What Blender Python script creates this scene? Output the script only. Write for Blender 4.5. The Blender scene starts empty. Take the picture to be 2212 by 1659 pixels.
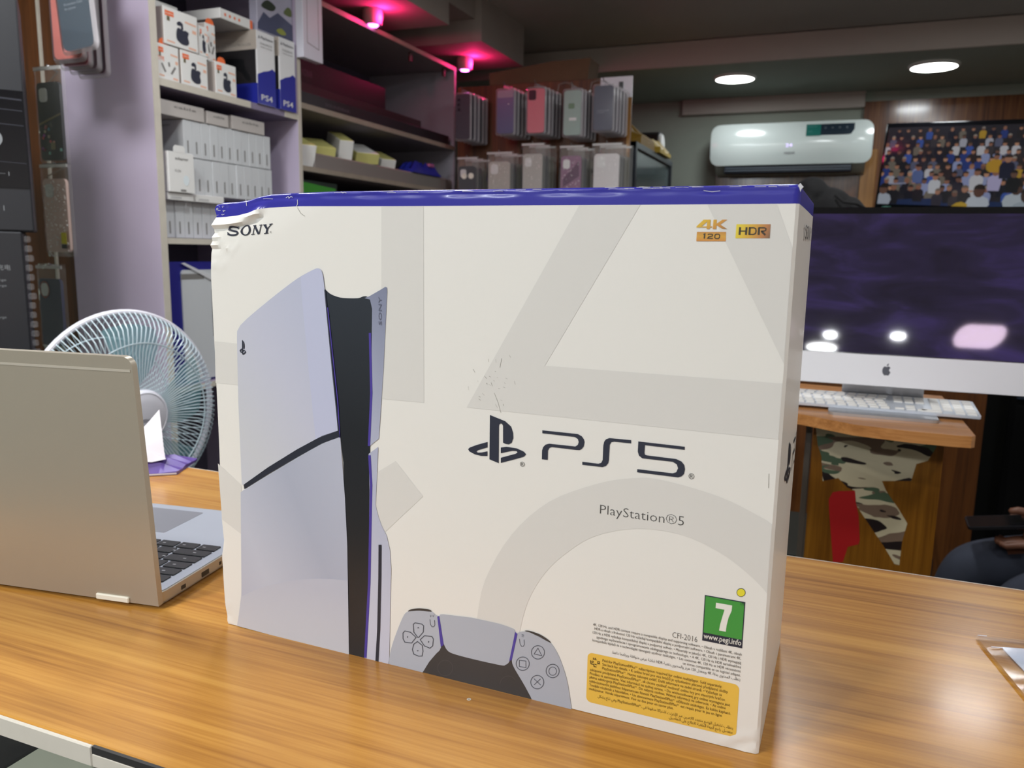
import bpy, bmesh, math, random
from mathutils import Vector, Matrix
from mathutils.geometry import tessellate_polygon
random.seed(7)
SC = bpy.context.scene
COL = SC.collection
PI = math.pi
R = math.radians

# ------------------------------------------------------------------ camera, world, light, exposure
FPX = 1725.42
CAM = Vector((0.4519, -0.4978, 1.3132))
RW = Matrix(((0.9278319371710129, 0.3726006608991321, 0.017223352258370198),
             (0.07673459101612988, -0.14548560334487562, -0.986380120319223),
             (-0.36502013493377766, 0.916516604714234, -0.1635775485084041)))   # rows: right, down, forward
cd = bpy.data.cameras.new('camera')
cam = bpy.data.objects.new('camera', cd)
COL.objects.link(cam)
m = Matrix.Identity(4)
for i in range(3):
    m[i][0] = RW[0][i]; m[i][1] = -RW[1][i]; m[i][2] = -RW[2][i]; m[i][3] = CAM[i]
cam.matrix_world = m
cd.sensor_fit = 'HORIZONTAL'; cd.sensor_width = 36.0; cd.lens = FPX / 2212.0 * 36.0
cd.clip_start = 0.02; cd.clip_end = 50
cd.dof.use_dof = True; cd.dof.focus_distance = 0.60; cd.dof.aperture_fstop = 13.0
SC.camera = cam
W = bpy.data.worlds.new('world'); SC.world = W; W.use_nodes = True
W.node_tree.nodes['Background'].inputs[0].default_value = (0.75, 0.8, 0.9, 1)
W.node_tree.nodes['Background'].inputs[1].default_value = 0.10
SC.view_settings.view_transform = 'Standard'
SC.view_settings.look = 'None'
SC.view_settings.exposure = 0.0
SC.view_settings.gamma = 1.0
SC.view_settings.use_curve_mapping = False
CEIL = 2.38
def area(name, loc, size, power, col, size_y=None, rot=(0, 0, 0), spread=PI):
    l = bpy.data.lights.new(name, 'AREA'); l.energy = power; l.color = col
    l.shape = 'DISK' if size_y is None else 'RECTANGLE'
    l.size = size
    if size_y: l.size_y = size_y
    l.spread = spread
    o = bpy.data.objects.new(name, l); COL.objects.link(o); o.location = loc; o.rotation_euler = rot
    return o
WARM = (1.0, 0.97, 0.90); NEUT = (0.95, 0.98, 1.0); COOL = (0.86, 0.94, 1.0)
# (x, y, z, diameter, power, colour): round ceiling panels of the shop, plus added fill lamps
PANELS = [(-0.13, 4.13, 2.26, 0.20, 3, COOL), (0.826, 4.13, 2.26, 0.21, 3, COOL),
          (1.045, 2.73, CEIL, 0.24, 3.6, NEUT),
          (0.4516, -2.30, CEIL, 0.07, 6, NEUT), (0.833, -2.26, CEIL, 0.07, 6, NEUT),
          (0.405, -2.57, CEIL, 0.20, 5, NEUT),
          (-0.35, -0.75, CEIL, 0.20, 11, WARM), (-0.75, -2.0, CEIL, 0.24, 47, (0.92, 0.985, 1.06)),  # the second is an unseen fill lamp added to brighten the carton front
          (-0.55, 1.0, CEIL, 0.20, 6, NEUT), (-0.95, 0.20, CEIL, 0.46, 13, NEUT), (1.30, 0.10, CEIL, 0.20, 7.5, NEUT), (0.30, 1.90, CEIL, 0.20, 10, NEUT)]  # unseen fill lamps, all added to brighten shelves, counter and shop
for k, (x, y, z, d, p, c) in enumerate(PANELS):
    area('panel_light', (x, y, z - 0.022), d * 0.9, p, c)
for (x, y) in ((-1.235, 2.26), (-1.225, 3.05)):
    l = bpy.data.lights.new('red_spot', 'POINT'); l.energy = 1.9; l.color = (1.0, 0.02, 0.18); l.shadow_soft_size = 0.02
    o = bpy.data.objects.new('red_spot', l); COL.objects.link(o); o.location = (x + .048, y - .01, 2.165)

# ------------------------------------------------------------------ helpers
def lin(c):
    out = []
    for v in c[:3]:
        v = v / 255.0
        out.append(v / 12.92 if v <= 0.04045 else ((v + 0.055) / 1.055) ** 2.4)
    return (*out, 1.0)
MATS = {}
def mt(name, rgb, rough=0.5, metal=0.0, spec=0.5, em=None, st=0.0, alpha=1.0, trans=0.0, coat=0.0, bump=0.0, bscale=200.0, var=0.0, vscale=8.0):
    if name in MATS: return MATS[name]
    a = bpy.data.materials.new(name); a.use_nodes = True
    n = a.node_tree.nodes; L = a.node_tree.links
    b = n['Principled BSDF']
    b.inputs['Base Color'].default_value = lin(rgb)
    b.inputs['Roughness'].default_value = rough; b.inputs['Metallic'].default_value = metal
    b.inputs['Specular IOR Level'].default_value = spec
    b.inputs['Alpha'].default_value = alpha
    b.inputs['Transmission Weight'].default_value = trans
    b.inputs['Coat Weight'].default_value = coat
    b.inputs['Coat Roughness'].default_value = 0.08
    if em: b.inputs['Emission Color'].default_value = lin(em); b.inputs['Emission Strength'].default_value = st
    if var > 0 or bump > 0:
        tc = n.new('ShaderNodeTexCoord')
    if var > 0:
        nz = n.new('ShaderNodeTexNoise'); nz.inputs['Scale'].default_value = vscale; nz.inputs['Detail'].default_value = 4
        L.new(tc.outputs['Object'], nz.inputs['Vector'])
        mr = n.new('ShaderNodeMapRange'); mr.inputs['To Min'].default_value = 1 - var; mr.inputs['To Max'].default_value = 1 + var
        mr.inputs['From Min'].default_value = 0.3; mr.inputs['From Max'].default_value = 0.7
        L.new(nz.outputs['Fac'], mr.inputs['Value'])
        mx = n.new('ShaderNodeVectorMath'); mx.operation = 'SCALE'
        mx.inputs[0].default_value = lin(rgb)[:3]; L.new(mr.outputs['Result'], mx.inputs['Scale'])
        L.new(mx.outputs[0], b.inputs['Base Color'])
    if bump > 0:
        nb = n.new('ShaderNodeTexNoise'); nb.inputs['Scale'].default_value = bscale; nb.inputs['Detail'].default_value = 3
        L.new(tc.outputs['Object'], nb.inputs['Vector'])
        bp = n.new('ShaderNodeBump'); bp.inputs['Strength'].default_value = bump; bp.inputs['Distance'].default_value = 0.002
        L.new(nb.outputs['Fac'], bp.inputs['Height']); L.new(bp.outputs['Normal'], b.inputs['Normal'])
    MATS[name] = a
    return a
def grad(name, stops, axis, lo, hi, rough=0.35, spec=0.5, coord='Object'):
    """printed colour gradient along one object axis between lo and hi"""
    a = bpy.data.materials.new(name); a.use_nodes = True
    n = a.node_tree.nodes; L = a.node_tree.links; b = n['Principled BSDF']
    b.inputs['Roughness'].default_value = rough; b.inputs['Specular IOR Level'].default_value = spec
    tc = n.new('ShaderNodeTexCoord'); sx = n.new('ShaderNodeSeparateXYZ'); L.new(tc.outputs[coord], sx.inputs[0])
    src = None
    if isinstance(axis, int): src = sx.outputs[axis]
    else:
        dt = n.new('ShaderNodeVectorMath'); dt.operation = 'DOT_PRODUCT'; dt.inputs[1].default_value = axis
        L.new(tc.outputs[coord], dt.inputs[0]); src = dt.outputs['Value']
    mr = n.new('ShaderNodeMapRange'); mr.inputs['From Min'].default_value = lo; mr.inputs['From Max'].default_value = hi
    L.new(src, mr.inputs['Value'])
    cr = n.new('ShaderNodeValToRGB'); els = cr.color_ramp.elements
    els[0].position = stops[0][0]; els[0].color = lin(stops[0][1]); els[1].position = stops[-1][0]; els[1].color = lin(stops[-1][1])
    for p, c in stops[1:-1]:
        e = els.new(p); e.color = lin(c)
    L.new(mr.outputs['Result'], cr.inputs['Fac']); L.new(cr.outputs['Color'], b.inputs['Base Color'])
    return a
def wood(name, c0, c1, c2, axis=0, scale=1.0, rough=0.35, coat=0.0, bump=0.05):
    a = bpy.data.materials.new(name); a.use_nodes = True
    n = a.node_tree.nodes; L = a.node_tree.links; b = n['Principled BSDF']
    b.inputs['Roughness'].default_value = rough; b.inputs['Coat Weight'].default_value = coat; b.inputs['Coat Roughness'].default_value = 0.12
    tc = n.new('ShaderNodeTexCoord')
    def nz(sc, detail, dist=0.0):
        mp = n.new('ShaderNodeMapping'); v = [sc[1]] * 3; v[axis] = sc[0]
        mp.inputs['Scale'].default_value = v; L.new(tc.outputs['Object'], mp.inputs['Vector'])
        t = n.new('ShaderNodeTexNoise'); t.inputs['Scale'].default_value = scale; t.inputs['Detail'].default_value = detail
        t.inputs['Roughness'].default_value = 0.6; t.inputs['Distortion'].default_value = dist
        L.new(mp.outputs[0], t.inputs['Vector']); return t.outputs['Fac']
    f1 = nz((1.1, 26), 4, 0.5); f2 = nz((7, 330), 3); f3 = nz((2.4, 95), 3, 0.2)
    def ma(op, x, y):
        q = n.new('ShaderNodeMath'); q.operation = op
        for i, v in enumerate((x, y)):
            if isinstance(v, (int, float)): q.inputs[i].default_value = v
            else: L.new(v, q.inputs[i])
        return q.outputs[0]
    s = ma('ADD', ma('ADD', ma('MULTIPLY', f1, 0.48), ma('MULTIPLY', f2, 0.24)), ma('MULTIPLY', f3, 0.28))
    cr = n.new('ShaderNodeValToRGB'); e = cr.color_ramp.elements
    e[0].position = 0.36; e[0].color = lin(c0); e[1].position = 0.64; e[1].color = lin(c2)
    k = e.new(0.5); k.color = lin(c1)
    L.new(s, cr.inputs['Fac']); L.new(cr.outputs['Color'], b.inputs['Base Color'])
    if bump:
        bp = n.new('ShaderNodeBump'); bp.inputs['Strength'].default_value = bump; bp.inputs['Distance'].default_value = 0.001
        L.new(s, bp.inputs['Height']); L.new(bp.outputs['Normal'], b.inputs['Normal'])
    return a

def film(name, rgb, gl=0.12, df=0.08, rough=0.1, bump=0.0):
    """clear plastic film: mostly see-through, a little gloss and haze"""
    a = bpy.data.materials.new(name); a.use_nodes = True; MATS[name] = a
    n = a.node_tree.nodes; L = a.node_tree.links; n.remove(n['Principled BSDF']); out = n['Material Output']
    tr = n.new('ShaderNodeBsdfTransparent'); gs = n.new('ShaderNodeBsdfGlossy'); gs.inputs['Roughness'].default_value = rough
    df_ = n.new('ShaderNodeBsdfDiffuse'); df_.inputs['Color'].default_value = lin(rgb)
    m1 = n.new('ShaderNodeMixShader'); m1.inputs[0].default_value = df; L.new(tr.outputs[0], m1.inputs[1]); L.new(df_.outputs[0], m1.inputs[2])
    fr = n.new('ShaderNodeLayerWeight'); fr.inputs['Blend'].default_value = gl
    m2 = n.new('ShaderNodeMixShader'); L.new(fr.outputs['Fresnel'], m2.inputs[0]); L.new(m1.outputs[0], m2.inputs[1]); L.new(gs.outputs[0], m2.inputs[2])
    L.new(m2.outputs[0], out.inputs['Surface'])
    return a

def link(name, bm, mats, parent=None, smooth=28, loc=None, rot=None):
    me = bpy.data.meshes.new(name)
    bm.normal_update()
    bm.to_mesh(me); bm.free()
    for q in (mats if isinstance(mats, (list, tuple)) else [mats]): me.materials.append(q)
    if smooth:
        me.polygons.foreach_set('use_smooth', [True] * len(me.polygons))
        me.set_sharp_from_angle(angle=R(smooth))
    o = bpy.data.objects.new(name, me); COL.objects.link(o)
    if parent: o.parent = parent
    if loc: o.location = loc
    if rot: o.rotation_euler = rot
    return o
def tag(o, label=None, cat=None, group=None, kind=None):
    if label: o['label'] = label
    if cat: o['category'] = cat
    if group: o['group'] = group
    if kind: o['kind'] = kind
    return o
def thing(name, label, cat, loc=(0, 0, 0), rz=0.0, group=None, rot=None):
    o = bpy.data.objects.new(name, None); COL.objects.link(o)
    o.empty_display_size = 0.05
    o.location = loc; o.rotation_euler = rot if rot else (0, 0, rz)
    return tag(o, label, cat, group)
def dup(root, loc=None, rot=None, label=None, group=None, mats=None):
    r = root.copy(); COL.objects.link(r)
    if loc is not None: r.location = loc
    if rot is not None: r.rotation_euler = rot
    if label: r['label'] = label
    if group: r['group'] = group
    for ch in list(root.children):
        c = ch.copy(); COL.objects.link(c); c.parent = r
        if mats and ch.name.split('.')[0] in mats:
            c.data = ch.data.copy(); c.data.materials.clear(); c.data.materials.append(mats[ch.name.split('.')[0]])
        for g in list(ch.children):
            d = g.copy(); COL.objects.link(d); d.parent = c
    return r
NB = bmesh.new
ID = Matrix.Identity(4)
def box(bm, x0, y0, z0, x1, y1, z1, bev=0.0, mi=0, M=None, seg=1):
    if bev >= 0.006 and seg == 1: seg = 4
    t = bmesh.new()
    bmesh.ops.create_cube(t, size=1.0)
    for v in t.verts:
        v.co = Vector(((x0 + x1) / 2 + v.co.x * (x1 - x0), (y0 + y1) / 2 + v.co.y * (y1 - y0), (z0 + z1) / 2 + v.co.z * (z1 - z0)))
    if bev > 0:
        bmesh.ops.bevel(t, geom=t.edges[:], offset=bev, segments=seg, affect='EDGES', profile=0.5)
    merge(bm, t, mi, M)
def merge(bm, t, mi=0, M=None):
    vs = {}
    for v in t.verts: vs[v] = bm.verts.new(M @ v.co if M else v.co)
    for f in t.faces:
        try:
            nf = bm.faces.new([vs[v] for v in f.verts]); nf.material_index = mi if mi is not None else f.material_index
        except ValueError: pass
    t.free()
def frame(p0, p1):
    d = (Vector(p1) - Vector(p0)).normalized()
    a = Vector((0, 0, 1)) if abs(d.z) < 0.9 else Vector((1, 0, 0))
    x = d.cross(a).normalized(); y = d.cross(x).normalized()
    return d, x, y
def cyl(bm, p0, p1, r0, r1=None, seg=16, mi=0, caps=True):
    r1 = r0 if r1 is None else r1
    p0 = Vector(p0); p1 = Vector(p1); d, x, y = frame(p0, p1)
    A = []; B = []
    for k in range(seg):
        t = 2 * PI * k / seg; e = x * math.cos(t) + y * math.sin(t)
        A.append(bm.verts.new(p0 + e * r0)); B.append(bm.verts.new(p1 + e * r1))
    for k in range(seg):
        f = bm.faces.new([A[k], A[(k + 1) % seg], B[(k + 1) % seg], B[k]]); f.material_index = mi
    if caps:
        f = bm.faces.new(A[::-1]); f.material_index = mi
        f = bm.faces.new(B); f.material_index = mi
def tube(bm, pts, r, seg=6, mi=0, closed=False):
    pts = [Vector(p) for p in pts]; n = len(pts); rings = []
    px = None
    for i, p in enumerate(pts):
        a = pts[i - 1] if (i > 0 or closed) else p
        b = pts[(i + 1) % n] if (i < n - 1 or closed) else p
        d = (b - a).normalized()
        if px is None:
            _, x, y = frame((0, 0, 0), d)
        else:
            x = (px - d * px.dot(d)).normalized(); y = d.cross(x)
        px = x
        rr = r[i] if isinstance(r, (list, tuple)) else r
        rings.append([bm.verts.new(p + (x * math.cos(2 * PI * k / seg) + y * math.sin(2 * PI * k / seg)) * rr) for k in range(seg)])
    for i in range(n if closed else n - 1):
        A = rings[i]; B = rings[(i + 1) % n]
        for k in range(seg):
            f = bm.faces.new([A[k], A[(k + 1) % seg], B[(k + 1) % seg], B[k]]); f.material_index = mi
    if not closed:
        f = bm.faces.new(rings[0][::-1]); f.material_index = mi
        f = bm.faces.new(rings[-1]); f.material_index = mi
def lathe(bm, prof, seg=32, M=None, mi=0):
    """prof = [(radius, height)], axis local z"""
    rings = []
    for r, h in prof:
        if r < 1e-6:
            v = bm.verts.new((M @ Vector((0, 0, h))) if M else (0, 0, h)); rings.append([v])
        else:
            ring = []
            for k in range(seg):
                p = Vector((r * math.cos(2 * PI * k / seg), r * math.sin(2 * PI * k / seg), h))
                ring.append(bm.verts.new(M @ p if M else p))
            rings.append(ring)
    for A, B in zip(rings, rings[1:]):
        for k in range(seg):
            a0 = A[k % len(A)]; a1 = A[(k + 1) % len(A)]; b0 = B[k % len(B)]; b1 = B[(k + 1) % len(B)]
            vs = []
            for v in (a0, a1, b1, b0):
                if v not in vs: vs.append(v)
            if len(vs) > 2:
                f = bm.faces.new(vs); f.material_index = mi
def extr(bm, pts, z0, z1, M=None, mi=0, mi_side=None):
    """extrude the 2D outline pts (ccw in local xy) from z0 to z1"""
    n = len(pts)
    A = [bm.verts.new((M @ Vector((p[0], p[1], z0))) if M else (p[0], p[1], z0)) for p in pts]
    B = [bm.verts.new((M @ Vector((p[0], p[1], z1))) if M else (p[0], p[1], z1)) for p in pts]
    for k in range(n):
        f = bm.faces.new([A[k], A[(k + 1) % n], B[(k + 1) % n], B[k]]); f.material_index = mi if mi_side is None else mi_side
    tri = tessellate_polygon([[Vector((p[0], p[1], 0)) for p in pts]])
    for t in tri:
        f = bm.faces.new([B[i] for i in t]); f.material_index = mi
        f = bm.faces.new([A[i] for i in t][::-1]); f.material_index = mi
    bmesh.ops.recalc_face_normals(bm, faces=bm.faces[:])
def rrect(w, h, r, n=5, cx=0.0, cy=0.0):
    P = []
    for sx, sy, a in ((1, 1, 0), (-1, 1, 90), (-1, -1, 180), (1, -1, 270)):
        for k in range(n + 1):
            t = R(a + 90 * k / n)
            P.append((cx + sx * (w / 2 - r) + r * math.cos(t), cy + sy * (h / 2 - r) + r * math.sin(t)))
    return P
def F(o, x, y):
    """frame matrix with origin o, local x and y axes given"""
    x = Vector(x).normalized(); y = Vector(y).normalized(); z = x.cross(y)
    q = Matrix.Identity(4)
    for i in range(3): q[i][0] = x[i]; q[i][1] = y[i]; q[i][2] = z[i]; q[i][3] = o[i]
    return q
FX = lambda o: F(o, (0, 1, 0), (0, 0, 1))       # faces +x : local x = room y, local y = up
FM = lambda o: F(o, (1, 0, 0), (0, 0, 1))       # faces -y : local x = room x, local y = up
TXT = {}
def textmesh(s, offset=0.0, shear=0.0):
    key = (s, offset, shear)
    if key in TXT: return TXT[key]
    c = bpy.data.curves.new('t', 'FONT'); c.body = s; c.resolution_u = 2; c.offset = offset; c.shear = shear
    o = bpy.data.objects.new('t', c); COL.objects.link(o); bpy.context.view_layer.update()
    me = o.to_mesh()
    V = [(v.co.x, v.co.y) for v in me.vertices]; Fc = [tuple(p.vertices) for p in me.polygons]
    o.to_mesh_clear(); bpy.data.objects.remove(o); bpy.data.curves.remove(c)
    TXT[key] = (V, Fc); return V, Fc
def text(bm, s, M, width=None, height=None, offset=0.0, shear=0.0, mi=0, align='L', z=0.0):
    """lay text s in the local xy plane of M; width fits the line, height is the capital height"""
    V, Fc = textmesh(s, offset, shear)
    if not V: return
    x0 = min(v[0] for v in V); x1 = max(v[0] for v in V)
    if width is None: k = height / 0.682; kx = k
    else:
        kx = width / (x1 - x0); k = height / 0.682 if height else kx
    ox = {'L': 0, 'C': -(x1 - x0) * kx / 2, 'R': -(x1 - x0) * kx}[align]
    vs = [bm.verts.new(M @ Vector(((v[0] - x0) * kx + ox, v[1] * k, z))) for v in V]
    for f in Fc:
        try:
            q = bm.faces.new([vs[i] for i in f]); q.material_index = mi
        except ValueError: pass
def flat(bm, pts, M=None, z=0.0, mi=0, holes=()):
    loops = [[Vector((p[0], p[1], 0)) for p in pts]] + [[Vector((p[0], p[1], 0)) for p in h] for h in holes]
    allp = [p for L_ in loops for p in L_]
    vs = [bm.verts.new(M @ Vector((p.x, p.y, z)) if M else (p.x, p.y, z)) for p in allp]
    for t in tessellate_polygon(loops):
        f = bm.faces.new([vs[i] for i in t]); f.material_index = mi
# Arabic joining (isolated, final, initial, medial forms), laid out right to left
AR = {'ا': 'ﺍﺎ', 'أ': 'ﺃﺄ', 'إ': 'ﺇﺈ', 'ب': 'ﺏﺐﺑﺒ', 'ة': 'ﺓﺔ', 'ت': 'ﺕﺖﺗﺘ', 'ج': 'ﺝﺞﺟﺠ', 'ح': 'ﺡﺢﺣﺤ', 'خ': 'ﺥﺦﺧﺨ', 'د': 'ﺩﺪ', 'ر': 'ﺭﺮ',
      'ز': 'ﺯﺰ', 'ش': 'ﺵﺶﺷﺸ', 'ص': 'ﺹﺺﺻﺼ', 'ض': 'ﺽﺾﺿﻀ', 'ط': 'ﻁﻂﻃﻄ', 'ع': 'ﻉﻊﻋﻌ', 'غ': 'ﻍﻎﻏﻐ', 'ف': 'ﻑﻒﻓﻔ', 'ق': 'ﻕﻖﻗﻘ', 'ك': 'ﻙﻚﻛﻜ', 'ل': 'ﻝﻞﻟﻠ',
      'م': 'ﻡﻢﻣﻤ', 'ن': 'ﻥﻦﻧﻨ', 'ه': 'ﻩﻪﻫﻬ', 'و': 'ﻭﻮ', 'ي': 'ﻱﻲﻳﻴ', 'ى': 'ﻯﻰ', 'س': 'ﺱﺲﺳﺴ'}
def arabic(s):
    out = []
    for wd in s.split(' '):
        if not any(c in AR for c in wd): out.append(wd); continue
        cs = [c for c in wd if c not in 'ًّ']; r = []
        i = 0
        while i < len(cs):
            c = cs[i]
            if c not in AR: r.append(c); i += 1; continue
            prev = i > 0 and cs[i - 1] in AR and len(AR[cs[i - 1]]) == 4
            if c == 'ل' and i + 1 < len(cs) and cs[i + 1] == 'ا':
                r.append('ﻼ' if prev else 'ﻻ'); i += 2; continue
            nxt = i + 1 < len(cs) and cs[i + 1] in AR and len(AR[c]) == 4
            r.append(AR[c][(3 if prev else 2) if nxt else (1 if prev else 0)]); i += 1
        out.append(''.join(r[::-1]))
    return ' '.join(out[::-1])
def ray(px, py):
    v = Vector(((px - 1106) / FPX, (py - 829.5) / FPX, 1.0)); return RW.transposed() @ v
def hit(px, py, ax, val):
    v = ray(px, py); return CAM + v * ((val - CAM[ax]) / v[ax])

# ------------------------------------------------------------------ the room shell
m_ceil = mt('ceiling_paint', (168, 164, 160), 0.9, var=0.05, vscale=2)
m_bulk = mt('bulkhead_paint', (176, 168, 160), 0.85, var=0.04, vscale=2)
m_under = mt('lowered_ceiling', (150, 156, 146), 0.8, var=0.04, vscale=2)
m_wall = mt('wall_paint', (150, 158, 146), 0.8, var=0.05, vscale=3, bump=0.1, bscale=60)
m_front = mt('front_wall_paint', (206, 202, 194), 0.85)
m_soff = mt('soffit_board', (150, 140, 134), 0.8, var=0.03)
m_brown = wood('brown_board', (62, 34, 14), (92, 52, 22), (120, 70, 32), axis=2, scale=1.0, rough=0.5)
m_panelwood = wood('panel_wood', (70, 40, 24), (104, 64, 38), (138, 92, 54), axis=2, scale=1.0, rough=0.22, coat=0.3)
m_tanwood = wood('tan_wood', (128, 88, 46), (158, 112, 60), (184, 136, 78), axis=2, scale=1.0, rough=0.3)
XL, XR, YF, YB = -2.32, 2.3, -3.3, 4.75
def shell(name, b, mat, kind='structure', parent=None, bev=0.0):
    bm = NB(); box(bm, *b, bev=bev); return tag(link(name, bm, mat, parent), kind=kind)
m_floor = mt('floor_cement', (70, 68, 66), 0.5, var=0.1, vscale=5)
floor = shell('floor', (XL - .1, YF - .1, -0.1, XR + .1, YB + .1, -0.006), m_floor)
# square floor tiles of the walkway behind the counter
m_t1 = mt('tile_pale', (150, 152, 140), 0.25); m_t2 = mt('tile_dark', (44, 46, 46), 0.25)
bm = NB(); box(bm, -0.1975, -0.1975, -0.006, 0.1975, 0.1975, 0.0, 0.002, seg=1); tile_a = link('tile', bm, m_t1, floor); tile_a.location = (XL + .25, YF + .25, 0)
tile_b = tile_a.copy(); tile_b.data = tile_a.data.copy(); tile_b.data.materials[0] = m_t2; COL.objects.link(tile_b); tile_b.location = (XL + .65, YF + .25, 0)
for i in range(11):
    for j in range(20):
        if (i, j) in ((0, 0), (1, 0)): continue
        q = (tile_a if (i + j) % 2 == 0 else tile_b).copy(); COL.objects.link(q); q.location = (XL + .25 + .4 * i, YF + .25 + .4 * j, 0)
shell('ceiling', (XL - .1, YF - .1, CEIL, XR + .1, YB + .1, CEIL + .1), m_ceil)
shell('wall_back', (XL - .1, YB, -.1, XR + .1, YB + .1, CEIL), m_wall)
shell('wall_left', (XL - .1, YF, -.1, XL, YB, CEIL), m_wall)
shell('wall_right', (XR, YF, -.1, XR + .1, YB, CEIL), m_front)
shell('wall_front', (XL - .1, YF - .1, -.1, XR + .1, YF, CEIL), m_front)
shell('trim_1', (XL, 3.80, 2.26, XR, YB, CEIL), m_under)                # lowered ceiling strip over the back wall
shell('trim_2', (XL, 3.775, 2.255, XR, 3.80, CEIL - 0.005), m_bulk)     # its front fascia
shell('trim_3', (-0.512, 4.70, 2.168, 0.5357, YB, 2.26), m_bulk, bev=0.006)   # cable duct above the air conditioner
shell('trim_4', (-0.285, 4.722, 0.9, 0.60, YB, 1.86), m_panelwood)      # wood panelling under the air conditioner
shell('trim_5', (0.535, 4.715, 0.9, XR, YB, 2.20), m_panelwood)         # wood panelling behind the television
shell('trim_6', (0.540, 4.690, 0.9, 0.625, 4.714, 1.93), m_tanwood, bev=0.003)
m_red = m_soff
shell('trim_7', (XL, 0.9, 2.20, -1.0536, 2.536, CEIL), m_soff)          # hanging soffit over the shelves, near
shell('trim_8', (XL, 2.80, 2.20, -1.03, 3.30, CEIL), m_soff)            # hanging soffit, far
shell('trim_9', (XL, 2.536, 2.29, -1.06, 2.80, CEIL), m_soff)

# ceiling panels
m_lamp = mt('lamp_diffuser', (255, 255, 255), 0.4, em=(255, 253, 248), st=14)
m_white = mt('white_plastic', (226, 226, 224), 0.35)
def panel_lamp(x, y, z, d, label, group=None):
    t = thing('ceiling_light', label, 'light', (x, y, z), group=group)
    bm = NB(); lathe(bm, [(d * .50, -.001), (d * .56, -.001), (d * .56, -.006), (d * .50, -.014), (d * .50, -.001)], 32); link('frame', bm, m_white, t)
    bm = NB(); lathe(bm, [(0, -.012), (d * .495, -.012), (d * .495, -.004)], 32); link('diffuser', bm, m_lamp, t)
    return t
LL = ['left one of the two lit round lights in the lowered ceiling by the air conditioner',
      'right lit round light in the lowered ceiling, above the wall television',
      'lit round ceiling light over the aisle in front of the lowered ceiling',
      'small round spotlight in the ceiling behind the viewer, left of the two', 'small round spotlight in the ceiling behind the viewer, right of the two',
      'round ceiling light behind the viewer beyond the small spotlights', 'round warm ceiling light above the near side of the counter', 'round fill light added behind the viewer to the left', 'round fill light added above the fan', 'round fill light added above the laptop end of the counter', 'round fill light added above the right end of the counter', 'round fill light added in the middle of the shop behind the counter']
for (x, y, z, d, p, c), l in zip(PANELS, LL): panel_lamp(x, y, z, d, l)
t = thing('ceiling_light', 'oblong ceiling light with rounded ends behind the viewer', 'light', (1.253, -2.20, CEIL))
bm = NB(); extr(bm, [(x, y * 3.7) for x, y in rrect(.265, .118, .059, 10)], -.02, -.001); link('frame', bm, m_white, t)
bm = NB(); extr(bm, [(x, y * 3.7) for x, y in rrect(.245, .106, .053, 10)], -.026, -.019); link('diffuser', bm, mt('oblong_diffuser', (255, 255, 255), .4, em=(255, 226, 252), st=17), t)
m_pink = mt('red_bulb', (255, 120, 200), 0.3, em=(255, 110, 235), st=9)
for (x, y), l in zip(((-1.235, 2.26), (-1.225, 3.05)), ('red glowing spotlight under the near ceiling soffit', 'red glowing spotlight under the far ceiling soffit')):
    t = thing('spotlight', l, 'light', (x, y, 2.20), group='red spotlights')
    bm = NB(); lathe(bm, [(0, -.001), (.038, -.001), (.038, -.03), (.034, -.055), (.024, -.055), (.022, -.03)], 24); link('housing', bm, m_soff, t)
    bm = NB(); lathe(bm, [(.022, -.05), (.018, -.06), (0, -.064)], 20); link('bulb', bm, m_pink, t)

# ------------------------------------------------------------------ counter
m_count = wood('counter_laminate', (134, 85, 30), (176, 123, 52), (200, 150, 72), axis=0, scale=1.0, rough=0.27, coat=0.10, bump=0.16)
m_edge = mt('edge_band', (198, 192, 180), 0.5, var=0.04, vscale=30)
m_dark = mt('dark_board', (34, 32, 32), 0.6)
t = thing('counter', 'wood laminate shop counter with a worn white edge band', 'counter', (0.15, 0.1, 0))
CX0, CX1 = -1.80, 1.55
SCREW = (0.2344, -0.0235)
bm = NB(); box(bm, CX0, -.265, .9855, CX1, .262, 1.0, 0.0015); link('worktop', bm, m_count, t)
bm = NB(); box(bm, CX0, -.2678, .9855, -0.112, -.265, .9998, 0.0008)
box(bm, -0.112, -.2676, .9855, -.048, -.265, .9952, 0.0008); box(bm, -.048, -.2678, .9855, CX1, -.265, .9998, .0008); link('edge_band', bm, m_edge, t)
bm = NB(); box(bm, -.1118, -.2672, .9940, -.0482, -.2649, .9997); link('bare_edge', bm, m_dark, t)
bm = NB(); lathe(bm, [(.0006, .0002), (.0012, .0003), (.0016, .0001)], 12, Matrix.Translation((SCREW[0] - .15, SCREW[1] - .1, 1.0))); link('screw_hole', bm, m_edge, t)
bm = NB(); box(bm, CX0, .262, .9855, CX1, .2632, .9998, 0.0004); link('edge_band', bm, m_edge, t)
m_glass = film('showcase_glass', (235, 245, 240), .04, .01, .03)
for x in (CX0, -.55, .5, CX1 - .02):
    bm = NB(); box(bm, x, -.25, .0, x + .02, .24, .985); link('side_panel', bm, m_edge, t)
bm = NB(); box(bm, CX0, .225, .02, CX1, .24, .984); link('back_panel', bm, m_dark, t)
bm = NB(); box(bm, CX0 + .02, -.24, .66, CX1 - .02, .225, .675); link('shelf', bm, m_dark, t)
bm = NB(); box(bm, CX0 + .02, -.24, .06, CX1 - .02, .225, .08); link('shelf', bm, m_edge, t)
bm = NB(); box(bm, CX0, -.249, .04, CX1, -.245, .982); link('glass_front', bm, m_glass, t)
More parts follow.
